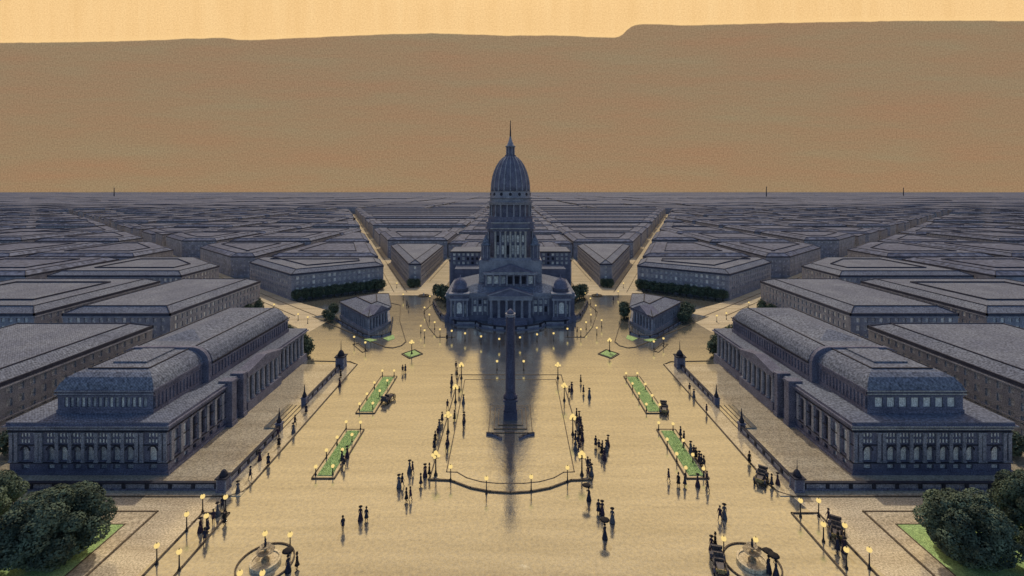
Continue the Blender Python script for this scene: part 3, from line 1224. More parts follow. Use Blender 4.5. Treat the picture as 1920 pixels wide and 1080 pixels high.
    panes += [[(x - .4, TY - hw - .01, z), (x + .4, TY - hw - .01, z), (x + .4, TY - hw - .01, z + h_), (x - .4, TY - hw - .01, z + h_)]
              for x in (-4.5, -2.7, -.9, .9, 2.7, 4.5) for z, h_ in ((22, 3.2), (26.4, 2.4))]
    cn = MB()
    cn.prism(octo(8.3, 2.0), 30.3, 31.2)
    cn.prism(octo(9.0, 2.0), 31.2, 31.7)
    cn.prism(octo(8.5, 2.2), 31.7, 33.2)
    cn.prism(octo(8.9, 2.4), 33.2, 33.6)
    cn.prism(octo(8.1, 2.6), 33.6, 34.9)
    B('tower_cornice', cn, 'stone')
    cl = MB()
    for z, hh in ((31.25, 9.05), (33.25, 8.95)):
        cl.box(-hh + 2, hh - 2, TY - hh - .02, TY - hh + .05, z, z + .3)
    B('tower_moulding', cl, 'stone_pale')
    for sgn in (-1, 1):                                   # flanking turrets
        for yy in (TY - 7.6, TY + 7.6):
            t = MB()
            t.lathe(sgn * 8.9, yy, [(1.7, 20.0), (1.7, 20.8), (1.3, 20.85), (1.3, 25.2)], 12)
            B('turret', t, 'stone')
            for q in range(6):
                a = q * PI / 3
                c = MB()
                c.lathe(sgn * 8.9 + 1.45 * math.cos(a), yy + 1.45 * math.sin(a), [(.2, 20.81), (.16, 25.0), (.22, 25.2)], 6)
                B('turret_column', c, 'stone_mid')
            t = MB()
            t.lathe(sgn * 8.9, yy, [(1.75, 25.21), (1.9, 25.6), (1.45, 25.9), (1.35, 26.7), (.9, 27.6), (.25, 28.2), (.08, 29.4)], 12)
            B('turret_dome', t, 'roof', True)
    # ---- drum with its ring of columns
    dr = MB()
    dr.lathe(0, TY, [(8.3, 34.9), (8.3, 35.5), (6.7, 35.55), (6.7, 39.9)], 32)
    B('drum', dr, 'stone')
    for q in range(20):
        a = 2 * PI * (q + .5) / 20
        c = MB()
        c.lathe(7.65 * math.cos(a), TY + 7.65 * math.sin(a), [(.42, 35.51), (.3, 35.9), (.27, 39.3), (.4, 39.8)], 8)
        B('drum_column', c, 'stone_mid')
    d2 = MB()
    d2.lathe(0, TY, [(8.0, 39.81), (8.1, 40.4), (8.7, 40.6), (8.7, 40.9), (7.7, 41.1), (7.6, 42.0), (8.3, 42.2), (8.3, 42.5), (7.6, 42.7), (7.45, 44.6), (7.7, 44.8)], 32)
    B('drum_cornice', d2, 'stone_mid')
    for q in range(14):
        a = 2 * PI * (q + .5) / 14
        w = MB()
        ca, sa = math.cos(a), math.sin(a)
        pts = [(ca * 7.62 - sa * .55 * math.cos(t), TY + sa * 7.62 + ca * .55 * math.cos(t), 43.6 + .6 * math.sin(t)) for t in [2 * PI * i / 10 for i in range(10)]]
        pts2 = [(x - ca * .3, y - sa * .3, z) for x, y, z in pts]
        w.rings([pts2, pts])
        B('round_window', w, 'ink')
    prof = [(7.25, 44.81), (7.2, 46.4), (7.0, 48.3), (6.6, 50.3), (6.0, 52.3), (5.1, 54.3), (4.0, 56.0), (2.8, 57.2), (1.9, 57.8)]
    dm = MB()
    dm.lathe(0, TY, prof, 40)
    B('dome', dm, 'stone', True)
    for q in range(20):
        a = 2 * PI * q / 20
        r_ = MB()
        ca, sa = math.cos(a), math.sin(a)
        ring = []
        for r, z in prof:
            w = .11 + r * .017
            ring.append([(ca * (r - .1) - sa * w, TY + sa * (r - .1) + ca * w, z), (ca * (r + .16) - sa * w, TY + sa * (r + .16) + ca * w, z + .05),
                         (ca * (r + .16) + sa * w, TY + sa * (r + .16) - ca * w, z + .05), (ca * (r - .1) + sa * w, TY + sa * (r - .1) - ca * w, z)])
        r_.rings(ring)
        B('dome_rib', r_, 'stone_mid')
    ln = MB()
    ln.lathe(0, TY, [(2.0, 57.7), (2.1, 58.2), (1.35, 58.4), (1.3, 61.2)], 12)
    B('lantern', ln, 'stone')
    for q in range(8):
        a = 2 * PI * (q + .5) / 8
        c = MB()
        c.lathe(1.55 * math.cos(a), TY + 1.55 * math.sin(a), [(.2, 58.3), (.17, 61.0), (.24, 61.2)], 6)
        B('lantern_column', c, 'stone_mid')
    lc = MB()
    lc.lathe(0, TY, [(1.8, 61.21), (2.0, 61.6), (1.45, 61.8), (1.1, 62.5), (.6, 63.8), (.3, 65.2)], 12)
    B('lantern_cap', lc, 'stone_mid', True)
    sp = MB()
    sp.lathe(0, TY, [(.32, 65.0), (.2, 68), (.12, 71.2)], 8)
    B('spire', sp, 'ink')
    # ---- rear wings
    for sgn in (-1, 1):
        xa, xb = sorted((sgn * 12.4, sgn * 24.9))
        w = MB()
        ops = [(1.0 + k * 1.9, 2.0 + k * 1.9, z, z + 1.1) for k in range(6) for z in (14.2, 16.0, 17.7)]
        panes += facade(w, (xa, 200), (1, 0), (0, -1), xb - xa, 0, 19.2, ops, .25)
        w.box(xa, xb, 200.4, 216, 0, 19.19)
        w.poly([(xa, 200, 0), (xa, 200, 19.19), (xa, 200.4, 19.19), (xa, 200.4, 0)])
        w.poly([(xb, 200, 0), (xb, 200, 19.19), (xb, 200.4, 19.19), (xb, 200.4, 0)])
        B('rear_wing', w, 'stone')
        r_ = MB()
        r_.box(xa - .3, xb + .3, 199.6, 216.3, 19.2, 19.6)
        B('rear_cornice', r_, 'ink')
        r_ = MB()
        r_.poly([(xa, 200, 19.62), (xb, 200, 19.62), (xb, 216, 19.62), (xa, 216, 19.62)])
        B('rear_roof', r_, 'roof')
        lw = MB()
        lw.box(*sorted((sgn * 11.2, sgn * 22)), 192.01, 199.9, 0, 13.6)
        B('link_block', lw, 'stone')
        lr = MB()
        xa, xb = sorted((sgn * 11.2, sgn * 22.2))
        lr.rings([[(xa, 191.8, 13.61), (xb, 191.8, 13.61), (xb, 199.9, 13.61), (xa, 199.9, 13.61)], [(xa, 196, 14.2), (xb - 1, 196, 14.2), (xb - 1, 199.9, 14.2), (xa, 199.9, 14.2)]])
        B('link_roof', lr, 'roof')
    add_windows(panes, root, ['glass', 'glass', 'ink', 'glass_bright'], limit=100)
    return root


def temple(quad, label, ZC=5.5):
    """columned pavilion on a wedge-shaped plot; quad runs front corner, right back, far back, left back (anticlockwise)"""
    cx, cy = sum(p[0] for p in quad) / 4, sum(p[1] for p in quad) / 4
    root = thing('columned_pavilion', label, 'building', cx, cy, 'columned pavilions beside the domed hall')
    st = MB()
    st.prism(quad, 0, .9)
    st.build('stylobate', 'stone_mid', root)
    core = offset_ring(quad, 1.5)
    w = MB()
    w.prism(core, .9, ZC - .8)
    w.build('wall', 'stone', root)
    ring = offset_ring(quad, .6)
    n = 4
    for i in range(n):
        a, b = ring[i], ring[(i + 1) % n]
        L_ = math.hypot(b[0] - a[0], b[1] - a[1])
        nn = ((b[1] - a[1]) / L_, -(b[0] - a[0]) / L_)
        k = max(2, int(L_ / 1.65))
        if nn[0] * -a[0] + nn[1] * -a[1] < 0:
            continue
        for q in range(k):
            t = (q + (0 if i == 0 else 0)) / k
            x, y = a[0] + (b[0] - a[0]) * t, a[1] + (b[1] - a[1]) * t
            c = MB()
            c.lathe(x, y, [(.5, .9), (.42, 1.15), (.36, ZC - 1.3), (.5, ZC - .9)], 8)
            c.build('column', 'stone_mid', root)
    e = MB()
    e.prism(offset_ring(quad, .15), ZC - .9, ZC - .1)
    e.build('entablature', 'stone', root)
    e = MB()
    e.prism(offset_ring(quad, -.25), ZC - .1, ZC + .15)
    e.build('cornice', 'ink', root)
    r = MB()
    top = offset_ring(quad, 4.6)
    base = offset_ring(quad, 0)
    for i in range(n):
        j = (i + 1) % n
        r.poly([(*base[i], ZC + .16), (*base[j], ZC + .16), (*top[j], ZC + 1.9), (*top[i], ZC + 1.9)])
    r.poly([(*p, ZC + 1.9) for p in top])
    r.build('roof', 'roof', root)
    rl = MB()
    for i in range(n):
        rl.obox(top[i], top[(i + 1) % n], .35, ZC + 1.8, ZC + 2.05)
        rl.tube((*base[i], ZC + .2), (*top[i], ZC + 1.95), .14, .14, 5)
    rl.build('ridge', 'ink', root)
    # small gabled porch on the short side facing the hall
    a, b = quad[0], quad[1]
    L_ = math.hypot(b[0] - a[0], b[1] - a[1])
    u = ((b[0] - a[0]) / L_, (b[1] - a[1]) / L_)
    nn = (u[1], -u[0])
    P = lambda t, k, z: (a[0] + u[0] * t + nn[0] * k, a[1] + u[1] * t + nn[1] * k, z)
    g_ = MB()
    h0, h1 = L_ * .16, L_ * .84
    g_.rings([[P(h0, .5, ZC + .17), P(h1, .5, ZC + .17), P((h0 + h1) / 2, .5, ZC + 2.2)], [P(h0, -4, ZC + .17), P(h1, -4, ZC + .17), P((h0 + h1) / 2, -4, ZC + 2.2)]])
    g_.build('gable', 'stone', root)
    return root


# ------------------------------------------------------------------ the column in the middle of the plaza
def monument():
    x, y = 0.0, 94.3
    root = thing('memorial_column', 'tall slender dark column on stepped square base in the middle of the plaza', 'monument', x, y)
    for k, (hx, ya, yb) in enumerate(((4.05, 88.8, 99.8), (3.1, 90.0, 98.7), (2.3, 91.2, 97.6))):
        m = MB()
        m.box(x - hx, x + hx, ya, yb, .09 + .13 * k, .22 + .13 * k)
        m.build('step', 'paving', root)
        e = MB()
        for a, b in (((-hx, ya), (hx, ya)), ((hx, ya), (hx, yb)), ((hx, yb), (-hx, yb)), ((-hx, yb), (-hx, ya))):
            e.obox(a, b, .14, .1 + .13 * k, .225 + .13 * k)
        e.build('step_nosing', 'kerb', root)
    m = MB()
    m.box(-1.35, 1.35, y - 1.35, y + 1.35, .4, 2.0)
    m.box(-1.15, 1.15, y - 1.15, y + 1.15, 2.0, 4.0)
    m.box(-1.4, 1.4, y - 1.4, y + 1.4, 4.0, 4.35)
    m.build('pedestal', 'navy_stone', root)
    m = MB()
    m.lathe(0, y, [(1.35, 4.36), (1.4, 4.7), (1.1, 5.0), (.98, 5.3), (.92, 12), (.84, 19.4), (.82, 20.2)], 16)
    m.build('shaft', 'navy_stone', root, True)
    m = MB()
    m.lathe(0, y, [(.83, 20.2), (.98, 20.35), (.86, 20.5), (1.05, 20.85)], 16)
    m.build('capital', 'stone_mid', root)
    m = MB()
    m.lathe(0, y, [(.7, 20.86), (.66, 21.2), (.4, 21.5), (.12, 21.75)], 12)
    m.build('finial', 'stone', root, True)
    for sgn in (-1, 1):
        p = [(sgn * 4.3, 88.3), (sgn * 3.2, 88.0), (sgn * 2.3, 87.3), (sgn * 1.7, 86.6)]
        t = thing('exedra_wall', f'short curved dark parapet at the {"left" if sgn < 0 else "right"} foot of the column steps', 'wall', p[1][0], p[1][1], 'curved parapets at the column')
        m = MB()
        for a, b in zip(p, p[1:]):
            m.obox(a, b, .4, .08, .42, .1)
        m.build('base', 'stone', t)
        m = MB()
        for a, b in zip(p, p[1:]):
            m.obox(a, b, .46, .42, .5, .12)
        m.build('coping', 'ink', t)


# ------------------------------------------------------------------ trees
def leaf_mesh(name, seed, n, leaf, flat=.8):
    """unit crown: clumps of small leaf faces spread through an uneven volume"""
    r = random.Random(seed)
    blobs = []
    for k in range(44):
        z = 1 - 2 * (k + .5) / 44
        a = k * 2.39996 + r.uniform(-.3, .3)
        q = math.sqrt(max(0, 1 - z * z)) * r.uniform(.62, .78)
        blobs.append((q * math.cos(a), q * math.sin(a), z * r.uniform(.6, .8), r.uniform(.2, .32)))
    blobs.append((0, 0, 0, .6))
    vv, ff = [], []
    wsum = [b[3] ** 2 for b in blobs]
    for _ in range(n):
        b = r.choices(blobs, wsum)[0]
        d = Vector((r.gauss(0, 1), r.gauss(0, 1), r.gauss(0, 1))).normalized()
        p = Vector(b[:3]) + d * b[3] * (1 - abs(r.gauss(0, .12)))
        nrm = (d + Vector((r.gauss(0, .55), r.gauss(0, .55), r.gauss(.2, .55)))).normalized()
        u = nrm.orthogonal().normalized()
        w = nrm.cross(u)
        t = r.uniform(0, 2 * PI)
        u, w = u * math.cos(t) + w * math.sin(t), w * math.cos(t) - u * math.sin(t)
        s = leaf * r.uniform(.6, 1.35)
        k = len(vv)
        for q in (u * s, w * s * .62, -u * s, -w * s * .62):
            vv.append(tuple(p + q))
        ff.append((k, k + 1, k + 2, k + 3))
    me = bpy.data.meshes.new(name)
    me.from_pydata(vv, [], ff)
    me.materials.append(M['leaf'])
    return me


def trunk_mesh(seed):
    r = random.Random(seed)
    m = MB()
    p, rad = Vector((0, 0, 0)), .09
    for k in range(4):
        q = p + Vector((r.uniform(-.05, .05), r.uniform(-.05, .05), .28))
        m.tube(p, q, rad, rad * .8, 7)
        p, rad = q, rad * .8
        if k >= 1:
            for _ in range(3):
                a = r.uniform(0, 2 * PI)
                e = p + Vector((math.cos(a) * .5, math.sin(a) * .5, .38))
                m.tube(p, e, rad * .6, .012, 5)
    return m.mesh('trunk', 'bark')


BIG = [leaf_mesh('crown_big', 3, 42000, .029), leaf_mesh('crown_big', 9, 42000, .029)]
SMALL = [leaf_mesh('crown_small', k, 1500, .10) for k in (21, 22, 23)]
TRUNKS = [trunk_mesh(k) for k in (1, 2)]


def tree(x, y, h, rx, ry, label, group, big=False, low=.12, name='tree', rz=None):
    root = thing(name, label, 'tree', x, y, group)
    zc = h * (1 + low) / 2
    hz = h * (1 - low) / 2
    o = bpy.data.objects.new('crown', BIG[1] if big else R.choice(SMALL))
    C.objects.link(o)
    o.parent = root
    o.location = (0, 0, zc)
    o.rotation_euler = (0, 0, R.uniform(0, 6) if rz is None else rz)
    o.scale = (rx, ry, hz * 1.05)
    t = bpy.data.objects.new('trunk', R.choice(TRUNKS))
    C.objects.link(t)
    t.parent = root
    t.scale = (h * .42, h * .42, h * .62)
    return root


def tree_row(a, b, n, h, rx, phrase, group):
    for k in range(n):
        t = (k + .5) / n
        x, y = a[0] + (b[0] - a[0]) * t, a[1] + (b[1] - a[1]) * t
        tree(x + R.uniform(-.3, .3), y + R.uniform(-.3, .3), h * R.uniform(.92, 1.1), rx * R.uniform(.95, 1.15), rx * R.uniform(.95, 1.15),
             f'{phrase}, {ORD[k]} from its near end', group, low=.06)


# ------------------------------------------------------------------ lamps
def lamp_protos():
    ps = {}
    # plain globe lamp, 2.6 m
    r = thing('street_lamp', 'x', 'lamp', 0, 0)
    m = MB()
    m.lathe(0, 0, [(.2, 0), (.2, .18), (.13, .26), (.085, .6), (.065, 1.85), (.1, 1.9), (.05, 1.95)], 8)
    m.build('pole', 'iron', r)
    m = MB()
    m.sphere((0, 0, 2.25), .31, 12, 8)
    m.build('globe', 'globe', r, True)
    m = MB()
    m.lathe(0, 0, [(.13, 1.93), (.16, 2.0), (.12, 2.04)], 8)
    m.build('collar', 'iron', r)
    m = MB()
    m.lathe(0, 0, [(.1, 2.54), (.03, 2.6), (.01, 2.72)], 6)
    m.build('finial', 'iron', r)
    ps['globe'] = r
    # low garden lamp, 1.6 m
    r = thing('garden_lamp', 'x', 'lamp', 0, 0)
    m = MB()
    m.lathe(0, 0, [(.16, 0), (.16, .14), (.1, .2), (.07, 1.0), (.1, 1.05)], 8)
    m.build('pole', 'iron', r)
    m = MB()
    m.sphere((0, 0, 1.33), .27, 12, 8)
    m.build('globe', 'globe', r, True)
    m = MB()
    m.lathe(0, 0, [(.1, 1.04), (.13, 1.1), (.09, 1.12)], 8)
    m.build('collar', 'iron', r)
    ps['low'] = r
    # five-globe cluster lamp, 3.9 m
    r = thing('cluster_lamp', 'x', 'lamp', 0, 0)
    m = MB()
    m.lathe(0, 0, [(.32, 0), (.32, .25), (.2, .4), (.12, .9), (.09, 3.0), (.15, 3.05), (.06, 3.3)], 8)
    m.build('pole', 'iron', r)
    m = MB()
    for k in range(4):
        a = PI / 4 + k * PI / 2
        m.tube((0, 0, 2.75), (.5 * math.cos(a), .5 * math.sin(a), 2.85), .05, .04, 6)
        m.tube((.5 * math.cos(a), .5 * math.sin(a), 2.85), (.5 * math.cos(a), .5 * math.sin(a), 2.98), .05, .07, 6)
    m.build('arms', 'iron', r)
    for k in range(4):
        a = PI / 4 + k * PI / 2
        m = MB()
        m.sphere((.5 * math.cos(a), .5 * math.sin(a), 3.2), .25, 10, 7)
        m.build('globe', 'globe', r, True)
    m = MB()
    m.sphere((0, 0, 3.62), .33, 10, 7)
    m.build('globe', 'globe', r, True)
    ps['cluster'] = r
    for p in ps.values():
        remember(p)
    return ps


LP = lamp_protos()
used = set()
pale_globe = {}


def lamp(kind, px, py, label, group, pale=False):
    x, y = G(px, py)
    p = LP[kind]
    if kind in used:
        o = copy_tree(p)
    else:
        o = p
        used.add(kind)
    o.location = (x, y, 0.12 if kind == 'low' else 0)
    o.rotation_euler = (0, 0, R.uniform(0, 1.5))
    tag(o, label, 'lamp', group)
    return o


def lamp_set(kind, phrase, group, pts, how='from the front'):
    for k, (px, py) in enumerate(sorted(pts, key=lambda q: -q[1])):
        lab = phrase if len(pts) == 1 else f'{phrase}, {ORD[k]} {how}'
        lamp(kind, px, py, lab, group)


# ------------------------------------------------------------------ people
def skin_body(kind):
    """one continuous figure grown over a skeleton: head, neck, tapering limbs, hands with five fingers"""
    V, E, W = [], [], []

    def add(p, r, parent=None):
        V.append(p)
        W.append(r)
        if parent is not None:
            E.append((parent, len(V) - 1))
        return len(V) - 1
    walk = kind in ('walker', 'stroller')
    lean = .04 if walk else 0
    pel = add((0, 0, .95), (.145, .105))
    sp = add((0, lean * .5, 1.15), (.135, .095), pel)
    ch = add((0, lean, 1.38), (.165, .11), sp)
    ne = add((0, lean + .01, 1.53), (.058, .058), ch)
    hd = add((0, lean + .03, 1.63), (.075, .088), ne)
    cr = add((0, lean + .02, 1.745), (.078, .092), hd)
    add((0, lean + .02, 1.81), (.04, .05), cr)
    add((0, lean + .125, 1.655), (.014, .02), hd)          # nose
    for s in (-1, 1):
        add((s * .085, lean + .02, 1.66), (.012, .025), hd)   # ears
        sh = add((s * .185, lean, 1.42), (.062, .06), ch)
        sw = s * .12 if walk else 0.0
        if kind == 'umbrella' and s > 0:
            el = add((s * .24, .12, 1.2), (.047, .047), sh)
            wr = add((s * .17, .27, 1.36), (.033, .028), el)
            dirv = Vector((0, .02, 1)).normalized()
        else:
            el = add((s * .25, lean - .02 + sw * .6, 1.15), (.047, .047), sh)
            wr = add((s * .26, lean + .07 + sw, .91), (.033, .026), el)
            dirv = Vector((0, .35, -1)).normalized()
        hp = Vector(V[wr]) + dirv * .07
        pm = add(tuple(hp), (.036, .018), wr)
        side = Vector((0, 1, 0)) if abs(dirv.z) > .5 else Vector((0, 0, 1))
        for f, ln_ in ((-1.5, .06), (-.5, .075), (.5, .07), (1.5, .055)):
            k = hp + side * f * .017 + dirv * .045
            a = add(tuple(k), (.010, .010), pm)
            add(tuple(k + dirv * ln_ + Vector((-s * .02, 0, 0))), (.008, .008), a)
        th = hp - dirv * .02 + side * .04
        a = add(tuple(th), (.011, .011), pm)
        add(tuple(th + dirv * .045 + side * .012), (.009, .009), a)
        st = s * (.2 if walk else .02)
        hi = add((s * .095, 0, .86), (.1, .1), pel)
        kn = add((s * .105, st * .6 + .03, .49), (.063, .066), hi)
        an = add((s * .105, st - (.06 if st < 0 else 0), .1), (.043, .046), kn)
        add((s * .12, st + .15, .035), (.04, .03), an)
    me = bpy.data.meshes.new('body')
    me.from_pydata(V, E, [])
    o = bpy.data.objects.new('body_skeleton', me)
    S.collection.objects.link(o)
    mod = o.modifiers.new('skin', 'SKIN')
    mod.use_smooth_shade = True
    for i, d in enumerate(me.skin_vertices[0].data):
        d.radius = W[i]
        d.use_root = (i == 0)
    sub = o.modifiers.new('sub', 'SUBSURF')
    sub.levels = sub.render_levels = 1
    dg = bpy.context.evaluated_depsgraph_get()
    ev = o.evaluated_get(dg)
    out = bpy.data.meshes.new_from_object(ev)
    out.name = 'body'
    bpy.data.objects.remove(o)
    return out


def ell(z, rx, ry, y=0, n=14):
    return [(rx * math.cos(2 * PI * k / n), y + ry * math.sin(2 * PI * k / n), z) for k in range(n)]


def person_proto(kind, coat, hatkind):
    root = thing('person', 'x', 'person', 0, 0)
    me = skin_body(kind)
    me.materials.clear()
    me.materials.append(M['skin'])
    me.materials.append(M[coat])
    me.materials.append(M['cloth_black'])
    for p in me.polygons:                                   # face and hands bare, the rest dressed
        z = p.center.z
        hand = abs(p.center.x) > .1 and (.7 < z < .9 or (kind == 'umbrella' and p.center.y > .25 and z > 1.36)) and abs(p.center.x) > .12
        p.material_index = 0 if (z > 1.53 or (hand and abs(p.center.x) > .2)) else (2 if z < .12 else 1)
    b = bpy.data.objects.new('body', me)
    C.objects.link(b)
    b.parent = root
    y0 = .04 if kind in ('walker', 'stroller') else 0
    m = MB()
    if kind in ('lady', 'umbrella'):
        m.rings([ell(.03, .36, .38, -.02), ell(.3, .31, .33, -.02), ell(.7, .23, .23, -.02), ell(.95, .18, .16), ell(1.06, .13, .115), ell(1.2, .165, .135, y0), ell(1.36, .2, .14, y0), ell(1.46, .15, .1, y0), ell(1.52, .075, .075, y0)])
        m.build('gown', coat, root, True)
        h = MB()
        h.rings([ell(1.66, .085, .06, -.06), ell(1.74, .105, .1, -.03), ell(1.82, .08, .08, 0)])
        h.build('hair', 'hair', root, True)
    else:
        k = .98 if kind == 'standing' else .62
        lo = .42 if kind == 'standing' else .66
        m.rings([ell(lo, .25 * k + .05, .24 * k + .06), ell(.8, .2, .175), ell(1.02, .178, .14), ell(1.2, .19, .145, y0), ell(1.38, .21, .145, y0), ell(1.46, .16, .1, y0), ell(1.53, .075, .075, y0)])
        m.build('coat', coat, root, True)
        h = MB()
        h.rings([ell(1.62, .075, .05, -.05), ell(1.7, .09, .085, -.02 + y0 * .5), ell(1.77, .085, .09, y0 * .6)])
        h.build('hair', 'hair', root, True)
    h = MB()
    if hatkind == 'bowler':
        h.rings([ell(1.765, .155, .175, y0 + .01), ell(1.785, .15, .17, y0 + .01), ell(1.79, .1, .115, y0 + .01), ell(1.88, .095, .11, y0 + .01), ell(1.93, .05, .06, y0 + .01)])
    elif hatkind == 'top':
        h.rings([ell(1.765, .15, .17, y0 + .01), ell(1.785, .15, .17, y0 + .01), ell(1.79, .095, .11, y0 + .01), ell(1.98, .105, .12, y0 + .01)])
    elif hatkind == 'broad':
        h.rings([ell(1.77, .27, .28, .01), ell(1.79, .27, .28, .01), ell(1.8, .12, .13, .01), ell(1.88, .1, .11, .01), ell(1.91, .04, .04, .01)])
    else:
        h.rings([ell(1.765, .1, .12, y0 + .03), ell(1.8, .13, .14, y0 + .02), ell(1.84, .11, .12, y0), ell(1.86, .03, .03, y0)])
    h.build('hat', 'cloth_black', root, True)
    return root


PT = {
    'man': person_proto('standing', 'cloth_navy', 'bowler'),
    'gent': person_proto('standing', 'cloth_black', 'top'),
    'walker': person_proto('walker', 'cloth_navy', 'bowler'),
    'capman': person_proto('stroller', 'cloth_plum', 'cap'),
    'lady': person_proto('lady', 'cloth_plum', 'broad'),
    'lady2': person_proto('lady', 'cloth_grey', 'broad'),
    'brolly': person_proto('umbrella', 'cloth_navy', 'bowler'),
}
for p in PT.values():
    remember(p)
DESC = {
    'man': 'person in navy overcoat and bowler', 'gent': 'person in black overcoat, tall hat', 'walker': 'person striding in navy coat',
    'capman': 'person in plum jacket and cap', 'lady': 'person in plum gown', 'lady2': 'person in grey gown',
    'brolly': 'person in navy gown under umbrella',
}
used_p = set()
ub = thing('umbrella', 'x', 'umbrella', 0, 0)
m = MB()
rim_ = []
m.rings([[(.62 * math.cos(2 * PI * k / 16), .62 * math.sin(2 * PI * k / 16), 2.02 + (.03 if k % 2 else 0)) for k in range(16)], ell(2.14, .45, .45, 0, 16), ell(2.23, .2, .2, 0, 16), ell(2.25, .03, .03, 0, 16)])
m.build('canopy', 'cloth_black', ub, True)
m = MB()
m.tube((0, 0, 1.28), (0, 0, 2.36), .014, .012, 6)
m.build('shaft', 'iron', ub)
m = MB()
m.tube((0, 0, 1.28), (0, .03, 1.22), .018, .018, 6)
m.tube((0, .03, 1.22), (0, .08, 1.24), .018, .016, 6)
m.build('handle', 'bark', ub)
remember(ub)
ub_used = [False]


def person(kind, px, py, place, face=None):
    x, y = G(px, py)
    if kind in used_p:
        o = copy_tree(PT[kind])
    else:
        o = PT[kind]
        used_p.add(kind)
    s = R.uniform(1.0, 1.1)
    o.location = (x, y, 0)
    o.scale = (s, s, s)
    a = R.uniform(0, 2 * PI) if face is None else face
    o.rotation_euler = (0, 0, a)
    tag(o, f'{DESC[kind]} {place}', 'person', 'people strolling on the plaza')
    if kind == 'brolly':
        u = ub if not ub_used[0] else copy_tree(ub)
        ub_used[0] = True
        hx, hy = .17 * s, .28 * s
        u.location = (x + hx * math.cos(a) - hy * math.sin(a), y + hx * math.sin(a) + hy * math.cos(a), .12 * s)
        u.scale = (s, s, s)
        u.rotation_euler = (0, 0, a)
        tag(u, f'dark open umbrella held {place}', 'umbrella', 'umbrellas in the rain')


def crowd(place, pts, kinds=None):
    pts = sorted(pts, key=lambda q: -q[1])
    cyc = kinds or ['man', 'lady', 'gent', 'capman', 'lady2', 'walker']
    cnt = {}
    off = R.randrange(len(cyc))
    seq = [cyc[(i + off) % len(cyc)] if not kinds else kinds[i % len(kinds)] for i in range(len(pts))]
    tot = {k: seq.count(k) for k in seq}
    for (px, py), k in zip(pts, seq):
        cnt[k] = cnt.get(k, 0) + 1
        person(k, px, py, place if tot[k] == 1 else f'{place}, {ORD[cnt[k] - 1]} of them')


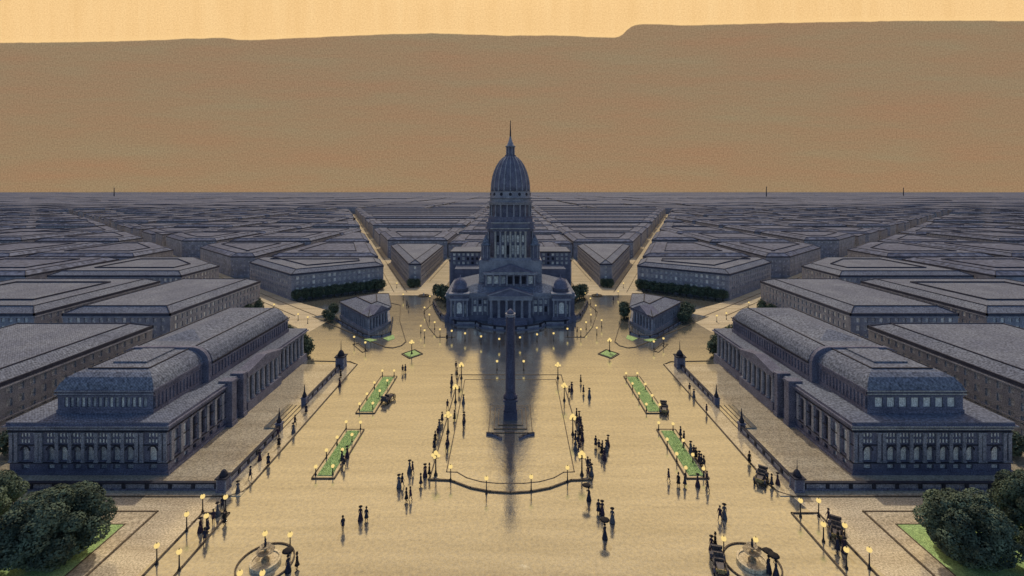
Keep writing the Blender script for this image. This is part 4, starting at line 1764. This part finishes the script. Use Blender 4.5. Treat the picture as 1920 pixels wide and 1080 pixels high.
# ------------------------------------------------------------------ open motor cars
def car_proto():
    r = thing('motor_car', 'x', 'car', 0, 0)
    m = MB()
    sec = lambda y, w, z0, z1: [(-w, y, z0), (w, y, z0), (w, y, z1), (-w, y, z1)]
    m.rings([sec(-1.75, .55, .6, 1.0), sec(-1.6, .66, .55, 1.25), sec(-.6, .7, .55, 1.25), sec(-.5, .7, .55, 1.0), sec(.3, .68, .55, 1.0), sec(.45, .6, .55, 1.12)])
    m.build('body', 'enamel', r)
    m = MB()
    m.rings([sec(.46, .46, .6, 1.15), sec(.9, .42, .6, 1.13), sec(1.55, .36, .62, 1.05)])
    m.build('bonnet', 'enamel', r)
    m = MB()
    m.box(-.36, .36, 1.56, 1.64, .58, 1.1)
    m.build('radiator', 'brass', r)
    for y in (-1.25, -.15):
        m = MB()
        m.box(-.56, .56, y - .25, y + .25, 1.0, 1.3)
        m.box(-.58, .58, y - .38, y - .26, 1.0, 1.7)
        m.build('seat', 'leather', r)
    m = MB()
    m.rings([[(-.72, -1.95, 1.35), (.72, -1.95, 1.35), (.72, -1.75, 1.75), (-.72, -1.75, 1.75)], [(-.7, -1.66, 1.3), (.7, -1.66, 1.3), (.7, -1.6, 1.7), (-.7, -1.6, 1.7)]])
    m.build('folded_hood', 'leather', r)
    for sx in (-1, 1):
        for y in (-1.2, 1.25):
            x = sx * .78
            t = MB()
            ring = []
            for k in range(20):
                a = 2 * PI * k / 20
                ca, sa = math.cos(a), math.sin(a)
                ring.append([(x + dx, y + ca * rr, .46 + sa * rr) for dx, rr in ((-.05, .38), (.05, .38), (.06, .46), (-.06, .46))])
            t.rings(ring + [ring[0]], cap=False)
            w = t.build('wheel', 'rubber', r)
            sp = MB()
            for k in range(10):
                a = 2 * PI * k / 10
                sp.tube((x, y, .46), (x, y + math.cos(a) * .39, .46 + math.sin(a) * .39), .025, .02, 5)
            sp.lathe(0, 0, [(.001, -.001), (.001, .001)], 3)
            sp.tube((x - .08, y, .46), (x + .08, y, .46), .07, .07, 8)
            s = sp.build('spokes', 'bark', w)
        for y0, y1, zz in ((-1.75, -.6, .96), (.75, 1.8, .96)):
            f = MB()
            f.rings([[(sx * .66, y0, .55), (sx * .92, y0, .55), (sx * .92, y0 + .03, .59), (sx * .66, y0 + .03, .59)],
                     [(sx * .66, y0 + .25, zz - .02), (sx * .92, y0 + .25, zz - .02), (sx * .92, y0 + .25, zz + .03), (sx * .66, y0 + .25, zz + .03)],
                     [(sx * .66, y1 - .35, zz), (sx * .92, y1 - .35, zz), (sx * .92, y1 - .35, zz + .04), (sx * .66, y1 - .35, zz + .04)],
                     [(sx * .66, y1, .68), (sx * .92, y1, .68), (sx * .92, y1, .73), (sx * .66, y1, .73)]])
            f.build('mudguard', 'enamel', r)
        h = MB()
        h.rings([[(sx * .5 + .1 * math.cos(q), 1.5, .98 + .1 * math.sin(q)) for q in [2 * PI * i / 10 for i in range(10)]],
                 [(sx * .5 + .15 * math.cos(q), 1.72, .98 + .15 * math.sin(q)) for q in [2 * PI * i / 10 for i in range(10)]]])
        h.build('headlight', 'brass', r)
        b = MB()
        b.box(sx * .66, sx * .95, -.55, .72, .42, .47) if sx > 0 else b.box(-.95, -.66, -.55, .72, .42, .47)
        b.build('running_board', 'iron', r)
    m = MB()
    m.tube((.28, .42, 1.08), (.28, .12, 1.38), .02, .02, 6)
    for k in range(12):
        a, b2 = 2 * PI * k / 12, 2 * PI * (k + 1) / 12
        q = lambda a: (.28 + .19 * math.cos(a), .12 + .13 * math.sin(a), 1.38 + .13 * math.sin(a))
        m.tube(q(a), q(b2), .016, .016, 5)
    m.build('steering_wheel', 'iron', r)
    remember(r)
    return r


CAR = car_proto()
car_n = [0]


def car(px, py, rz, label):
    x, y = G(px, py)
    o = CAR if car_n[0] == 0 else copy_tree(CAR)
    car_n[0] += 1
    o.location = (x, y, 0)
    o.rotation_euler = (0, 0, rz)
    o.scale = (.95, .95, .95)
    tag(o, label, 'car', 'open motor cars waiting on the plaza')


def fountain(x, y, label, r=3.2):
    t = thing('fountain', label, 'fountain', x, y, 'fountains in the foreground')
    m = MB()
    n = 40
    ring = lambda q, z: [(x + q * math.cos(2 * PI * k / n), y + q * math.sin(2 * PI * k / n), z) for k in range(n)]
    m.rings([ring(1.75, .0), ring(1.75, .42), ring(1.5, .42), ring(1.5, .1)], cap=False)
    m.build('basin', 'road_pale', t)
    m = MB()
    m.lathe(x, y, [(1.49, .25), (1.49, .3)], n)
    m.build('pool', 'paving_dry', t)
    m = MB()
    m.lathe(x, y, [(.5, .1), (.45, .5), (.22, .7), (.18, 1.1), (.3, 1.2), (1.0, 1.42), (1.05, 1.52), (.9, 1.5), (.2, 1.4)], 24)
    m.build('lower_bowl', 'sandstone', t)
    m = MB()
    m.lathe(x, y, [(.15, 1.4), (.13, 1.8), (.2, 1.86), (.6, 2.02), (.63, 2.1), (.5, 2.08), (.12, 2.02)], 20)
    m.build('upper_bowl', 'sandstone', t)
    m = MB()
    m.lathe(x, y, [(.12, 2.0), (.16, 2.3), (.1, 2.6), (.13, 2.8), (.02, 3.0)], 10)
    m.build('finial', 'ink', t)
    k = MB()
    for i in range(n):
        a, b = 2 * PI * i / n, 2 * PI * (i + 1) / n
        k.obox((x + r * math.cos(a), y + r * math.sin(a)), (x + r * math.cos(b), y + r * math.sin(b)), .18, 0, .13)
    struct('kerb', k, 'kerb')


def grass_bed(x0, x1, y0, y1, label):
    t = thing('grass_bed', label, 'grass bed', (x0 + x1) / 2, (y0 + y1) / 2, 'long grass beds on the plaza')
    m = MB()
    m.box(x0 + .12, x1 - .12, y0 + .12, y1 - .12, 0, .12)
    m.build('border', 'paving', t)
    m = MB()
    for a, b in (((x0, y0), (x1, y0)), ((x1, y0), (x1, y1)), ((x1, y1), (x0, y1)), ((x0, y1), (x0, y0))):
        m.obox(a, b, .2, 0, .16)
    m.build('kerb', 'kerb', t)
    g = MB()
    i = .62
    g.box(x0 + i, x1 - i, y0 + i, y1 - i, .1, .19)
    lawn = g.build('lawn', 'grass', t)
    b = MB()
    rr = random.Random(int(x0 * 10 + y0))
    for _ in range(2600):
        px, py = rr.uniform(x0 + i, x1 - i), rr.uniform(y0 + i, y1 - i)
        a = rr.uniform(0, PI)
        ux, uy = .035 * math.cos(a), .035 * math.sin(a)
        hh = rr.uniform(.05, .13)
        lx, ly = rr.uniform(-.04, .04), rr.uniform(-.04, .04)
        b.poly([(px - ux, py - uy, .19), (px + ux, py + uy, .19), (px + lx, py + ly, .19 + hh)])
    tag(b.build('grass_blades', 'grass', t), kind='stuff')


def diamond(cx, cy, hx, hy, label):
    t = thing('grass_island', label, 'grass island', cx, cy, 'diamond grass islands')
    P = [(cx - hx, cy), (cx, cy - hy), (cx + hx, cy), (cx, cy + hy)]
    m = MB()
    for a, b in zip(P, P[1:] + P[:1]):
        m.obox(a, b, .2, 0, .15)
    m.build('kerb', 'kerb', t)
    m = MB()
    m.prism(inset(P, .5), 0, .13)
    m.build('lawn', 'grass', t)


# ================================================================== the place, put together
domed_hall()
monument()
for sgn in (1, -1):
    SX = sgn
    sd = SIDE()
    civic_palace()
    # forecourt and its walls
    m = MB()
    m.prism([(-96, 70.6), (-39.7, 70.6), (-39.7, 124), (-96, 124)], 0, .1, bottom=False)
    struct('pavement', m, 'paving_damp')
    kerb([(-96, 70.5), (-41.5, 70.5), (-39.9, 71.6), (-39.6, 73.5), (-39.6, 124), (-42, 126), (-52.5, 126.6)])
    balustrade([(-96, 72.0), (-44, 72.0)], f'long low dark parapet wall before the {sd} palace, running across the photo', pier=3.4)
    balustrade([(-43, 73.1), (-43, 89.2)], f'dark parapet wall along the {sd} palace forecourt, nearer than the steps', pier=2.6)
    balustrade([(-43, 101.3), (-43, 120.2)], f'dark parapet wall along the {sd} palace forecourt, beyond the steps', pier=2.6)
    gate_tower(-43, 72.0, f'dark domed corner pier where the {sd} parapet walls meet, nearest the camera', .7, spire=sgn < 0)
    gate_tower(-42.9, 121.6, f'dark kiosk-like pier with spire at the far end of the {sd} parapet wall', 1.02)
    finial_pedestal(-43.2, 89.7, f'dark spiked finial at the near end of the {sd} forecourt steps')
    finial_pedestal(-43.2, 100.7, f'dark spiked finial at the far end of the {sd} forecourt steps')
    t = thing('forecourt_steps', f'broad shallow steps between spiked finials before the {sd} palace', 'steps', -44.5, 95.2, 'forecourt steps')
    for k in range(4):
        m = MB()
        m.box(-46.4, -42.9 - k * .85, 90.4, 100.0, .1 + k * .08, .18 + k * .08)
        m.build('tread', 'paving', t)
        m = MB()
        m.box(-42.9 - k * .85, -42.78 - k * .85, 90.4, 100.0, .1 + k * .08, .165 + k * .08)
        m.build('riser', 'kerb', t)
    # parallel strip and lawn in the foreground corner
    kerb([(-49.4, 50), (-49.4, 67.2), (-64, 67.2)])
    m = MB()
    m.prism([(-90, 50), (-49.6, 50), (-49.6, 67.0), (-90, 67.0)], 0, .1, bottom=False)
    struct('path', m, 'paving_dry')
    m = MB()
    m.prism([(-80, 50), (-51.9, 50), (-51.9, 64.4), (-80, 64.4)], 0, .16, bottom=False)
    struct('lawn', m, 'grass')
    kerb([(-51.8, 50), (-51.8, 64.5), (-58, 64.5)], .12, .19)
    m = MB()
    m.poly([(-96, 50, .004), (-44.5, 50, .004), (-43.2, 60, .004), (-41.5, 70.4, .004), (-96, 70.4, .004)])
    struct('road', m, 'paving_dry')
    kerb([(-42.9, 50), (-42.9, 66.9), (-39.2, 66.9), (-39.2, 50)])
    # grass beds
    grass_bed(-31.2, -27.4, 96.8, 116.0, f'narrow green grass bed edged in stone on the {sd}, nearer the domed hall')
    grass_bed(-31.0, -27.5, 74.9, 90.2, f'narrow green grass bed edged in stone on the {sd}, nearer the camera')
    diamond(-27, 132, 2.9, 3.6, f'small diamond of grass with a tall lamp on the {sd} of the hall')
    fountain(-29.6 if sgn > 0 else -29.2, 58.0, f'round tiered stone fountain inside a kerb ring, foreground {sd}')
    # narrow refuge with two lamps
    kerb([(-46.0, 140.2), (-41.2, 133.4), (-40.0, 134.4), (-44.6, 141.2)], .16, .12, True)
    # temple block
    quad = [(-44.3, 149.6), (-40.4, 162.5), (-46.5, 183), (-60.5, 170)]
    temple(quad, f'dark columned pavilion with hipped roof on a wedge plot, {sd} of the domed hall')
    kerb([(-70.5, 171), (-49.8, 151), (-35.8, 137.5), (-33.6, 137.0), (-31.5, 139.0), (-31, 142.5), (-38.3, 166), (-43, 188), (-52, 195)])
    m = MB()
    m.prism([(-70, 171), (-49.6, 151.2), (-35.9, 137.9), (-33.5, 137.3), (-31.7, 139.2), (-31.3, 142.5), (-38.6, 166), (-43.2, 187.5), (-58, 184)], 0, .1, bottom=False)
    struct('pavement', m, 'paving')
    balustrade([(-61.5, 167.5), (-45.6, 148.6), (-42.5, 146.4), (-39.5, 147.2), (-37.6, 150.5), (-41.2, 168)], f'low dark wall round the {sd} columned pavilion', h=.75, w=.4, pier=4)
    m = MB()
    m.prism([(-38.6, 145.6), (-36.4, 143.2), (-35.0, 145.4), (-36.4, 149.2)], .1, .17, bottom=False)
    struct('lawn', m, 'grass')
    m = MB()
    m.prism([(-44.2, 144.6), (-41.6, 142.4), (-39.9, 144.0), (-42.5, 145.3)], .1, .17, bottom=False)
    struct('lawn', m, 'grass')
    # kerbs along the streets
    D1 = lambda Y, k: (-53.75 - .36 * (Y - 225) + k, Y)
    m = MB()
    m.poly([(-57.5, 206, .004), (-31, 206, .004), (-30.2, 237, .004), (-42, 237, .004), (-46.9, 226, .004), (-47.3 - .36 * 710, 935, .004), (-60.2 - .36 * 710, 935, .004), (-60.2, 225, .004)])
    struct('road', m, 'road_pale')
    m = MB()
    m.poly([(-41.8, 237.2, .004), (-30.2, 237.2, .004), (-30.2, 322, .004), (-41.8, 322, .004)])
    struct('road', m, 'road_pale')
    m = MB()
    m.poly([(-64, 152, .008), (-62, 175, .008), (-89.8, 196.5, .008), (-90 - 1.05 * 480, 677, .008), (-126 - 1.05 * 480, 677, .008), (-126, 197.2, .008), (-108, 190, .008), (-79, 166, .008)])
    struct('road', m, 'road_pale')
    for k in (-2.3, 3.4):
        kerb([D1(212, k), D1(560, k * .8)], .22, .12)
        kerb([D1(560, k * .8), D1(930, k * .8)], .3, .12)
    kerb([(-40, 238), (-39.6, 318)], .25, .12)
    D2 = lambda Y, k: (-99 - 1.05 * (Y - 197) + k, Y)
    for k in (-4.4, 3.2):
        kerb([D2(172, k), D2(360, k)], .22, .12)
    x0 = -88.5
    kerb([D2(166, 3), D2(170, 3.2)], .2, .12)
    # pavement and parapet round the hall
    kerb([(-17, 147.2), (-22.6, 147.0), (-27.0, 158), (-32.2, 177.5), (-29.5, 205), (-33, 228)], .22, .13)
    balustrade([(-30.3, 190), (-27.8, 181), (-24.6, 170.5), (-18.3, 160.8), (-11.5, 160.4), (-9.7, 157.2), (-5, 155), (-1.6, 154.2)],
               f'curving dark parapet wall round the {sd} half of the hall forecourt', h=1.35, w=.75, pier=4.5)
    # ring basin at the head of the streets
    t = thing('ring_basin', f'small round stone ring basin where the streets meet, {sd} of the hall', 'basin', -37, 205, 'ring basins')
    m = MB()
    for rr in (2.2, 1.2):
        for k in range(24):
            a, b = 2 * PI * k / 24, 2 * PI * (k + 1) / 24
            m.obox((-37 + rr * math.cos(a), 205 + rr * math.sin(a)), (-37 + rr * math.cos(b), 205 + rr * math.sin(b)), .25, 0, .3)
    m.build('rim', 'kerb', t)
    m = MB()
    m.lathe(-37, 205, [(.5, 0), (.4, .6), (.15, 1.2)], 10)
    m.build('jet_stone', 'stone_pale', t)
    # trees
    tree_row((-88.5, 196), (-57.5, 218.8), 13, 4.6, 2.3, f'dark round street tree before the {sd} windowed block', 'trees along the block front')
    tree_row((-84.5, 80), (-84.2, 121), 14, 4.6, 2.3, f'dark tree in the row behind the {sd} palace', 'trees behind the palaces')
    for k, (x, y, h, r_) in enumerate([(-57.5, 132.5, 5.2, 2.9), (-60.5, 136, 5.2, 3.0), (-63.8, 139, 5.0, 3.0), (-66.5, 143, 4.8, 2.8), (-55.4, 130.4, 4.4, 2.2)]):
        tree(x, y, h, r_, r_, f'dark tree in the clump beyond the {sd} palace, {ORD[k]} of five', 'clumps at the palace ends', low=.05)
    for k, (x, y, h, r_) in enumerate([(-63.5, 172.5, 4.6, 2.0), (-61.6, 164.8, 3.2, 1.5), (-64.5, 168, 3.4, 1.7)] if sgn > 0 else
                                      [(-63.5, 172.5, 5.0, 3.0), (-61.0, 167.0, 4.6, 2.5), (-58.6, 163.2, 4.0, 2.0), (-40.8, 172.0, 5.4, 2.1), (-40.0, 168.6, 5.0, 2.0)]):
        tree(x, y, h, r_, r_, f'small dark tree beside the {sd} columned pavilion, {ORD[k]} of the group', 'trees by the columned pavilions', low=.05)
    for k, (x, y, h, r_) in enumerate([(-26.2, 196, 6.2, 2.4), (-28.5, 199, 6.4, 2.6), (-25.5, 193.5, 5.0, 2.0), (-31, 203, 5.6, 2.3)]):
        tree(x, y, h, r_, r_, f'dark tree against the {sd} flank of the domed hall, {ORD[k]} of four', 'trees flanking the hall', low=.05)
    for k, (x, y) in enumerate([(-46.8, 222.8), (-44.9, 222.4), (-43.0, 222.8), (-45.8, 221.2)]):
        tree(x, y, 4.2, 1.5, 1.5, f'small dark tree at the tip of the {sd} wedge block, {ORD[k]} of four', 'trees at the wedge tips', low=.05)
    for k, (x, y) in enumerate([(-92.5, 176.5), (-95.5, 181), (-93.2, 171.5)]):
        tree(x, y, 4.6, 1.9, 1.9, f'dark tree at the street corner beyond the {sd} palace, {ORD[k]} of three', 'corner street trees', low=.05)

SX = 1
tree(-55.3, 58.4, 9.0, 5.9, 5.6, 'great dark round tree in the left foreground corner, largest there', 'foreground trees', True, .0, 'large_tree')
tree(-70.0, 63, 7.4, 4.9, 4.4, 'dark tree cut by the left edge of the photo, beyond the great tree', 'foreground trees', True, .0, 'large_tree')
tree(-61.5, 54.8, 4.6, 3.8, 3.4, 'lower dark tree in the bottom left corner of the photo', 'foreground trees', True, .04, 'large_tree')
tree(55.6, 58.4, 8.4, 5.7, 5.0, 'great dark round tree in the right foreground corner, largest there', 'foreground trees', True, .0, 'large_tree')
tree(67.3, 62.0, 8.6, 4.0, 4.4, 'dark tree cut by the right edge of the photo, beyond the great tree', 'foreground trees', True, .0, 'large_tree')
tree(62.5, 55.5, 5.4, 2.9, 3.2, 'lower dark tree in the bottom right corner of the photo', 'foreground trees', True, .04, 'large_tree')

# raised central panel with a bowed front
arc = [(-10.2, 76.6), (-8.5, 76.5), (-6.8, 75.0), (-4.5, 74.0), (-2, 73.6), (2, 73.6), (4.5, 74.0), (6.8, 75.0), (8.5, 76.5), (10.2, 76.6)]
kerb(arc + [(10.8, 114), (-10.8, 114)], .16, .12, True)
arc2 = [(-12.6, 74.6), (-9.4, 74.4), (-8.6, 74.0), (-6, 72.5), (-3, 71.6), (0, 71.3), (3, 71.6), (6, 72.5), (8.6, 74.0), (9.4, 74.4), (12.6, 74.6)]
kerb(arc2, .24, .2)
kerb([(12.6, 74.6), (12.4, 117), (-12.4, 117), (-12.6, 74.6)], .16, .12)
m = MB()
m.prism(arc2[1:-1] + [(12.2, 75.2), (12.2, 116.7), (-12.2, 116.7), (-12.2, 75.2)], 0, .08, bottom=False)
struct('pavement', m, 'paving')
m = MB()
m.prism([(-1.6, 154.3), (1.6, 154.3), (5, 155.3), (9.7, 157.6), (11.5, 160.8), (18, 161.2), (24.3, 171), (27.4, 181.3), (29.8, 190), (29.8, 199), (-29.8, 199), (-29.8, 190), (-27.4, 181.3), (-24.3, 171), (-18, 161.2), (-11.5, 160.8), (-9.7, 157.6), (-5, 155.3)], 0, .35, bottom=False)
struct('terrace', m, 'paving')

# ------------------------------------------------------------------ lamps, set where they stand
lamp_set('cluster', 'tall five-globe lamp left of the memorial column', 'cluster lamps', [(865, 710), (854, 755), (840, 811), (817, 892)])
lamp_set('cluster', 'tall five-globe lamp right of the memorial column', 'cluster lamps', [(1046, 710), (1058, 752), (1074, 816), (1091, 892)])
lamp('cluster', 772, 664, 'tall five-globe lamp on the left diamond grass island', 'cluster lamps')
lamp('cluster', 1143, 660, 'tall five-globe lamp on the right diamond grass island', 'cluster lamps')
for px, py, w in ((845, 902, 'left end of'), (912, 925, 'left half of'), (996, 922, 'right half of'), (1064, 904, 'right end of')):
    lamp('globe', px, py, f'globe street lamp on the {w} the bowed kerb before the column', 'globe lamps')
lamp_set('globe', 'globe street lamp in the row before the domed hall', 'globe lamps', [(872, 639), (902, 645), (936, 650), (975, 647), (1007, 641), (1038, 639), (1064, 630), (847, 634)])
for px, w in ((932, 'left'), (982, 'right')):
    lamp('globe', px, 694, f'globe street lamp just {w} of the column shaft in the hall reflection', 'globe lamps')
lamp_set('globe', 'globe street lamp along the left flank of the hall', 'globe lamps', [(825, 631), (815, 617), (805, 602), (796, 588), (806, 566), (820, 552), (826, 544)])
lamp_set('globe', 'globe street lamp along the right flank of the hall', 'globe lamps', [(1089, 631), (1099, 617), (1108, 602), (1117, 584), (1107, 570), (1097, 560), (1090, 550)])
lamp_set('globe', 'globe street lamp in the roadway left of the hall kerb', 'globe lamps', [(789, 624), (796, 633), (756, 562), (744, 540)])
lamp_set('globe', 'globe street lamp in the roadway right of the hall kerb', 'globe lamps', [(1119, 628), (1128, 613), (1159, 556), (1169, 540)])
lamp_set('globe', 'globe street lamp on the left narrow refuge', 'globe lamps', [(664, 646), (685, 657)])
lamp_set('globe', 'globe street lamp on the right narrow refuge', 'globe lamps', [(1226, 655), (1244, 649)])
lamp_set('globe', 'globe street lamp on the left diagonal avenue', 'globe lamps', [(514, 582), (559, 601), (577, 607)])
lamp_set('globe', 'globe street lamp on the right diagonal avenue', 'globe lamps', [(1404, 578), (1362, 599), (1344, 604)])
lamp_set('low', 'low garden lamp round the left far grass bed', 'garden lamps', [(717, 706), (739, 706), (702, 729), (726, 725), (688, 751), (712, 745), (674, 770), (699, 769)])
lamp_set('low', 'low garden lamp round the left near grass bed', 'garden lamps', [(649, 805), (676, 806), (632, 835), (660, 830), (612, 860), (642, 859), (592, 892), (624, 891)])
lamp_set('low', 'low garden lamp round the right far grass bed', 'garden lamps', [(1174, 711), (1195, 711), (1186, 731), (1210, 732), (1198, 750), (1223, 754), (1212, 771), (1237, 772)])
lamp_set('low', 'low garden lamp round the right near grass bed', 'garden lamps', [(1235, 807), (1262, 809), (1251, 839), (1281, 841), (1269, 867), (1299, 869), (1286, 894), (1319, 896)])
lamp_set('globe', 'globe street lamp on the left foreground strip', 'globe lamps', [(380, 961), (423, 962), (350, 996), (387, 999), (294, 1058), (336, 1070)])
lamp_set('globe', 'globe street lamp on the right foreground strip', 'globe lamps', [(1501, 969), (1535, 969), (1544, 1016), (1584, 1018), (1587, 1066), (1630, 1066)])
lamp_set('globe', 'globe street lamp round the left foreground fountain', 'globe lamps', [(497, 1034), (544, 1036), (450, 1112), (492, 1112)])
lamp_set('globe', 'globe street lamp round the right foreground fountain', 'globe lamps', [(1357, 1044), (1417, 1046)])

# ------------------------------------------------------------------ people
person('walker', 643, 995, 'alone on the open paving, foreground left of the column', .5)
person('lady', 676, 975, 'in a pair on the open foreground paving', 0)
person('man', 687, 976, 'beside a gowned companion on the open foreground paving', 0)
crowd('on the left foreground strip', [(376, 997), (389, 998), (400, 981), (408, 967), (417, 956), (421, 984), (384, 1018)])
crowd('by the left parapet wall', [(446, 925), (469, 899), (503, 873), (487, 864), (523, 838), (521, 820), (550, 813), (553, 798), (574, 776), (637, 724), (639, 708)])
person('brolly', 540, 1072, 'by the left foreground fountain', 1.0)
person('gent', 557, 1066, 'standing just outside the left fountain ring', 2.0)
crowd('beside the left near grass bed', [(645, 877), (641, 868), (651, 858)])
crowd('beyond the left far grass bed', [(755, 699), (760, 698)])
crowd('in the file left of the column', [(855, 692), (857, 706), (847, 718), (846, 731), (861, 741), (869, 757), (839, 767), (852, 789), (870, 791), (869, 804), (829, 792), (824, 806), (821, 819), (816, 830), (814, 843), (839, 833), (838, 846)])
crowd('in the knot left of bowed kerb', [(748, 914), (754, 912), (768, 886), (774, 888), (762, 940), (770, 938), (797, 893), (805, 893), (789, 911)])
crowd('right of column by far lamps', [(1089, 719), (1094, 738), (1105, 745), (1067, 741), (1072, 733)])
crowd('in the line right of column', [(1081, 784), (1086, 790), (1082, 797), (1089, 800), (1085, 808), (1091, 812), (1087, 819), (1092, 826), (1079, 829), (1084, 836), (1079, 845), (1087, 846)])
crowd('beside the right front cluster lamp', [(1102, 878), (1107, 884), (1103, 893), (1109, 892)])
crowd('between column and right bed', [(1117, 838), (1123, 845), (1129, 846), (1137, 846), (1133, 862), (1128, 854), (1140, 836)])
person('brolly', 1104, 938, 'just right of the bowed kerb', 2.2)
person('man', 1122, 963, 'in a couple right of the bowed kerb', 3)
person('lady', 1129, 964, 'in a couple right of the bowed kerb', 3.1)
person('lady2', 1148, 980, 'alone on the paving right of the bowed kerb', 2.6)
person('brolly', 1134, 1010, 'in the open foreground right of the column shaft', .4)
person('capman', 1254, 903, 'alone left of the right near grass bed', 1)
crowd('at near end of right bed', [(1272, 911), (1284, 912), (1308, 912), (1325, 906), (1327, 921)])
crowd('lined along right near bed', [(1276, 820), (1282, 829), (1295, 848), (1301, 855), (1305, 861), (1311, 867), (1315, 874), (1320, 878)])
crowd('near the right foreground fountain', [(1350, 975), (1358, 972), (1334, 1032), (1341, 1028)])
crowd('by the right parapet wall', [(1405, 869), (1447, 913), (1458, 909), (1293, 735), (1301, 746), (1325, 776)])
person('brolly', 1441, 1072, 'beyond the right fountain, nearer it', .2)
person('brolly', 1455, 1082, 'beyond the right fountain, farther from it', .8)
crowd('on the right foreground strip', [(1554, 981), (1571, 1020), (1570, 1036), (1583, 1036)])
crowd('crossing roadway left of hall', [(763, 572), (766, 580), (838, 638)])
crowd('crossing roadway right of hall', [(1150, 564), (1082, 626)])
car(728, 752, -.35, 'dark open motor car drawn up beside the left far grass bed')
car(1245, 772, 2.9, 'dark open motor car drawn up beside the right far grass bed')
car(1427, 902, 2.5, 'dark open motor car by the right forecourt kerb')
car(1568, 1004, 2.6, 'dark open motor car on the right foreground strip')
car(1348, 1066, 2.9, 'dark open motor car left of the right foreground fountain')

for px, top, Y in ((1437, 350, 2600), (1694, 352, 2900), (214, 352, 2700)):
    x = (px - VX) * Y / F
    t = thing('chimney', 'thin dark factory chimney on the skyline, ' + {1437: 'right of the dome', 1694: 'farthest right', 214: 'far left of the dome'}[px], 'chimney', x, Y, 'chimneys on the skyline')
    m = MB()
    m.lathe(x, Y, [(3.2, 0), (2.6, 8), (1.7, H + (VY - top) * Y / F)], 10)
    m.build('stack', 'ink', t)
    m = MB()
    m.lathe(x, Y, [(2.1, H + (VY - top) * Y / F), (2.1, H + (VY - top) * Y / F + 1.2)], 10)
    m.build('rim', 'stone_mid', t)
